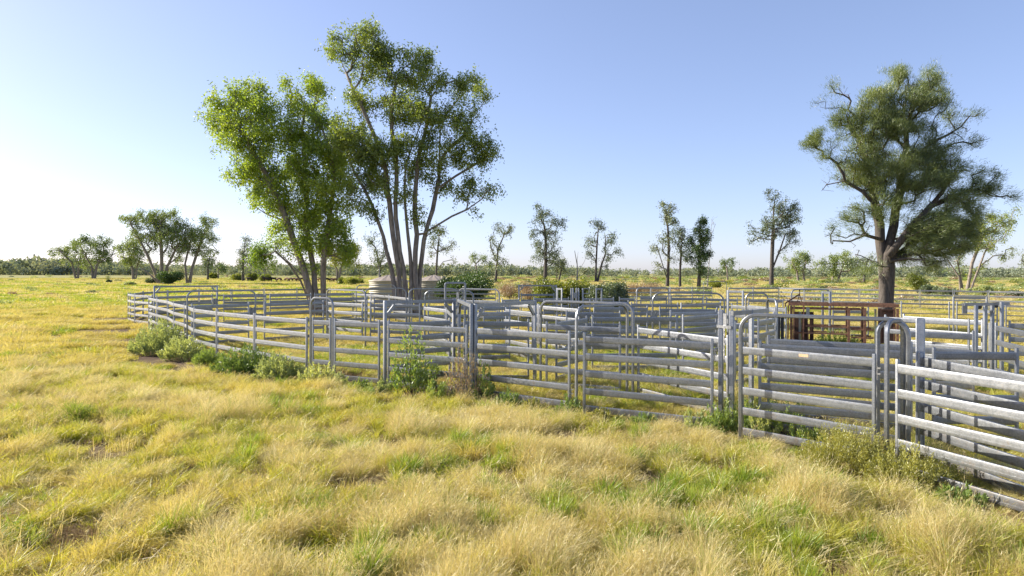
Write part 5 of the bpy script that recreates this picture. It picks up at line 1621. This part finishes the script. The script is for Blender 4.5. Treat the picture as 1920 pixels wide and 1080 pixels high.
    HS = np.concatenate([hs, RNG.uniform(0.6, 1.1, len(x2)) * f2]); WS = np.concatenate([ws, RNG.uniform(0.8, 1.3, len(x2))])
    n = len(X)
    rot = np.stack([RNG.normal(size=n) * 0.06, RNG.normal(size=n) * 0.06, RNG.normal(size=n) * 0.9], 1)
    scatter('pasture_grass', 'tall dry and yellow green grass of the foreground and yard', 'grass', near, np.stack([X, Y, ground_z(X, Y)], 1), rot, np.stack([WS, WS, HS], 1), K)

    # middle distance 24 - 78 m
    x, y, k, ws, hs = place('m', '', mid, 24, 78, 7000, 1.15, [[0, 1], [2], [3], [4]], lambda r: 0.85 + r / 60.0, lambda x, y, r: 0.55 + 0.7 * fnoise(x * 0.3 + 3, y * 0.3, 111, 2), 0.34)
    n = len(x)
    rot = np.stack([RNG.normal(size=n) * 0.05, RNG.normal(size=n) * 0.05, RNG.normal(size=n) * 0.8], 1)
    scatter('meadow_grass', 'golden and green pasture grass in the middle distance', 'grass', mid, np.stack([x, y, ground_z(x, y)], 1), rot, np.stack([ws, ws, hs], 1), k)

    # far pasture 70 - 430 m
    x, y = sample(70, 430, 8000, 1.5)
    w, ins, r = weights(x, y)
    big = fnoise(x * 0.03, y * 0.012, 120, 3)
    w[:, 0] += np.clip((big - 0.45) * 7, 0, 3) + np.clip((r - 160) / 120, 0, 1) * 1.2
    w[:, 1] *= 0.35
    w[:, 0] += np.where(x > -5, 1.1, 0)
    k = choose(w)
    ws = RNG.uniform(0.8, 1.4, len(x)) * (0.55 + r / 150.0)
    hs = RNG.uniform(0.6, 1.25, len(x)) * np.where(big > 0.5, 1.15, 0.9) * np.where(r > 200, 0.8, 1)
    n = len(x)
    rot = np.stack([np.zeros(n), np.zeros(n), RNG.normal(size=n) * 1.0], 1)
    scatter('far_pasture', 'pale green and straw coloured pasture stretching to the woodland', 'grass', far, np.stack([x, y, ground_z(x, y)], 1), rot, np.stack([ws, ws, hs], 1), k)

    # low scrub dotted over the plain
    def clump(nm, mat, seed):
        rng = np.random.default_rng(seed)
        m = 260
        v = rng.normal(size=(m, 3)); v /= np.linalg.norm(v, axis=1, keepdims=True)
        v *= (rng.uniform(0.2, 1, m) ** 0.45)[:, None]
        p = v * np.array([1, 1, 0.5]) + np.array([0, 0, 0.42]) + 0.12 * rng.normal(size=(m, 3))
        p = p[p[:, 2] > 0]
        a, f = leaf_quads(p, 0.26, 0.15, 0.0, rng, up=0.3)
        return mesh_np(nm, a, f, mat)
    kinds = [clump('scrub_a', M_YELB, 1), clump('scrub_b', M_GREY, 2), clump('scrub_c', M_SALT, 3), clump('scrub_d', M_PINK, 4), clump('scrub_e', M_WEED, 5)]
    x, y = sample(76, 560, 2600, 1.1)
    keep = (~in_poly(x, y, yard_poly)) & ((x > -8) | (RNG.uniform(0, 1, len(x)) < 0.16))
    x, y = x[keep], y[keep]
    r = np.hypot(x, y)
    n = len(x)
    k = RNG.choice(5, n, p=[0.18, 0.18, 0.30, 0.18, 0.16])
    sz = RNG.uniform(0.5, 1.15, n) * (0.7 + r / 420) * np.where(RNG.uniform(0, 1, n) < 0.1, 1.5, 0.85)
    sz = np.where(x < -8, sz * 0.7, sz)
    rot = np.stack([np.zeros(n), np.zeros(n), RNG.uniform(0, 6.28, n)], 1)
    scatter('scrub', 'low green and dry scrub dotted over the far plain', 'scrub', kinds, np.stack([x, y, ground_z(x, y)], 1), rot, np.stack([sz * 1.3, sz * 1.3, sz * 0.8], 1), k)
grass()
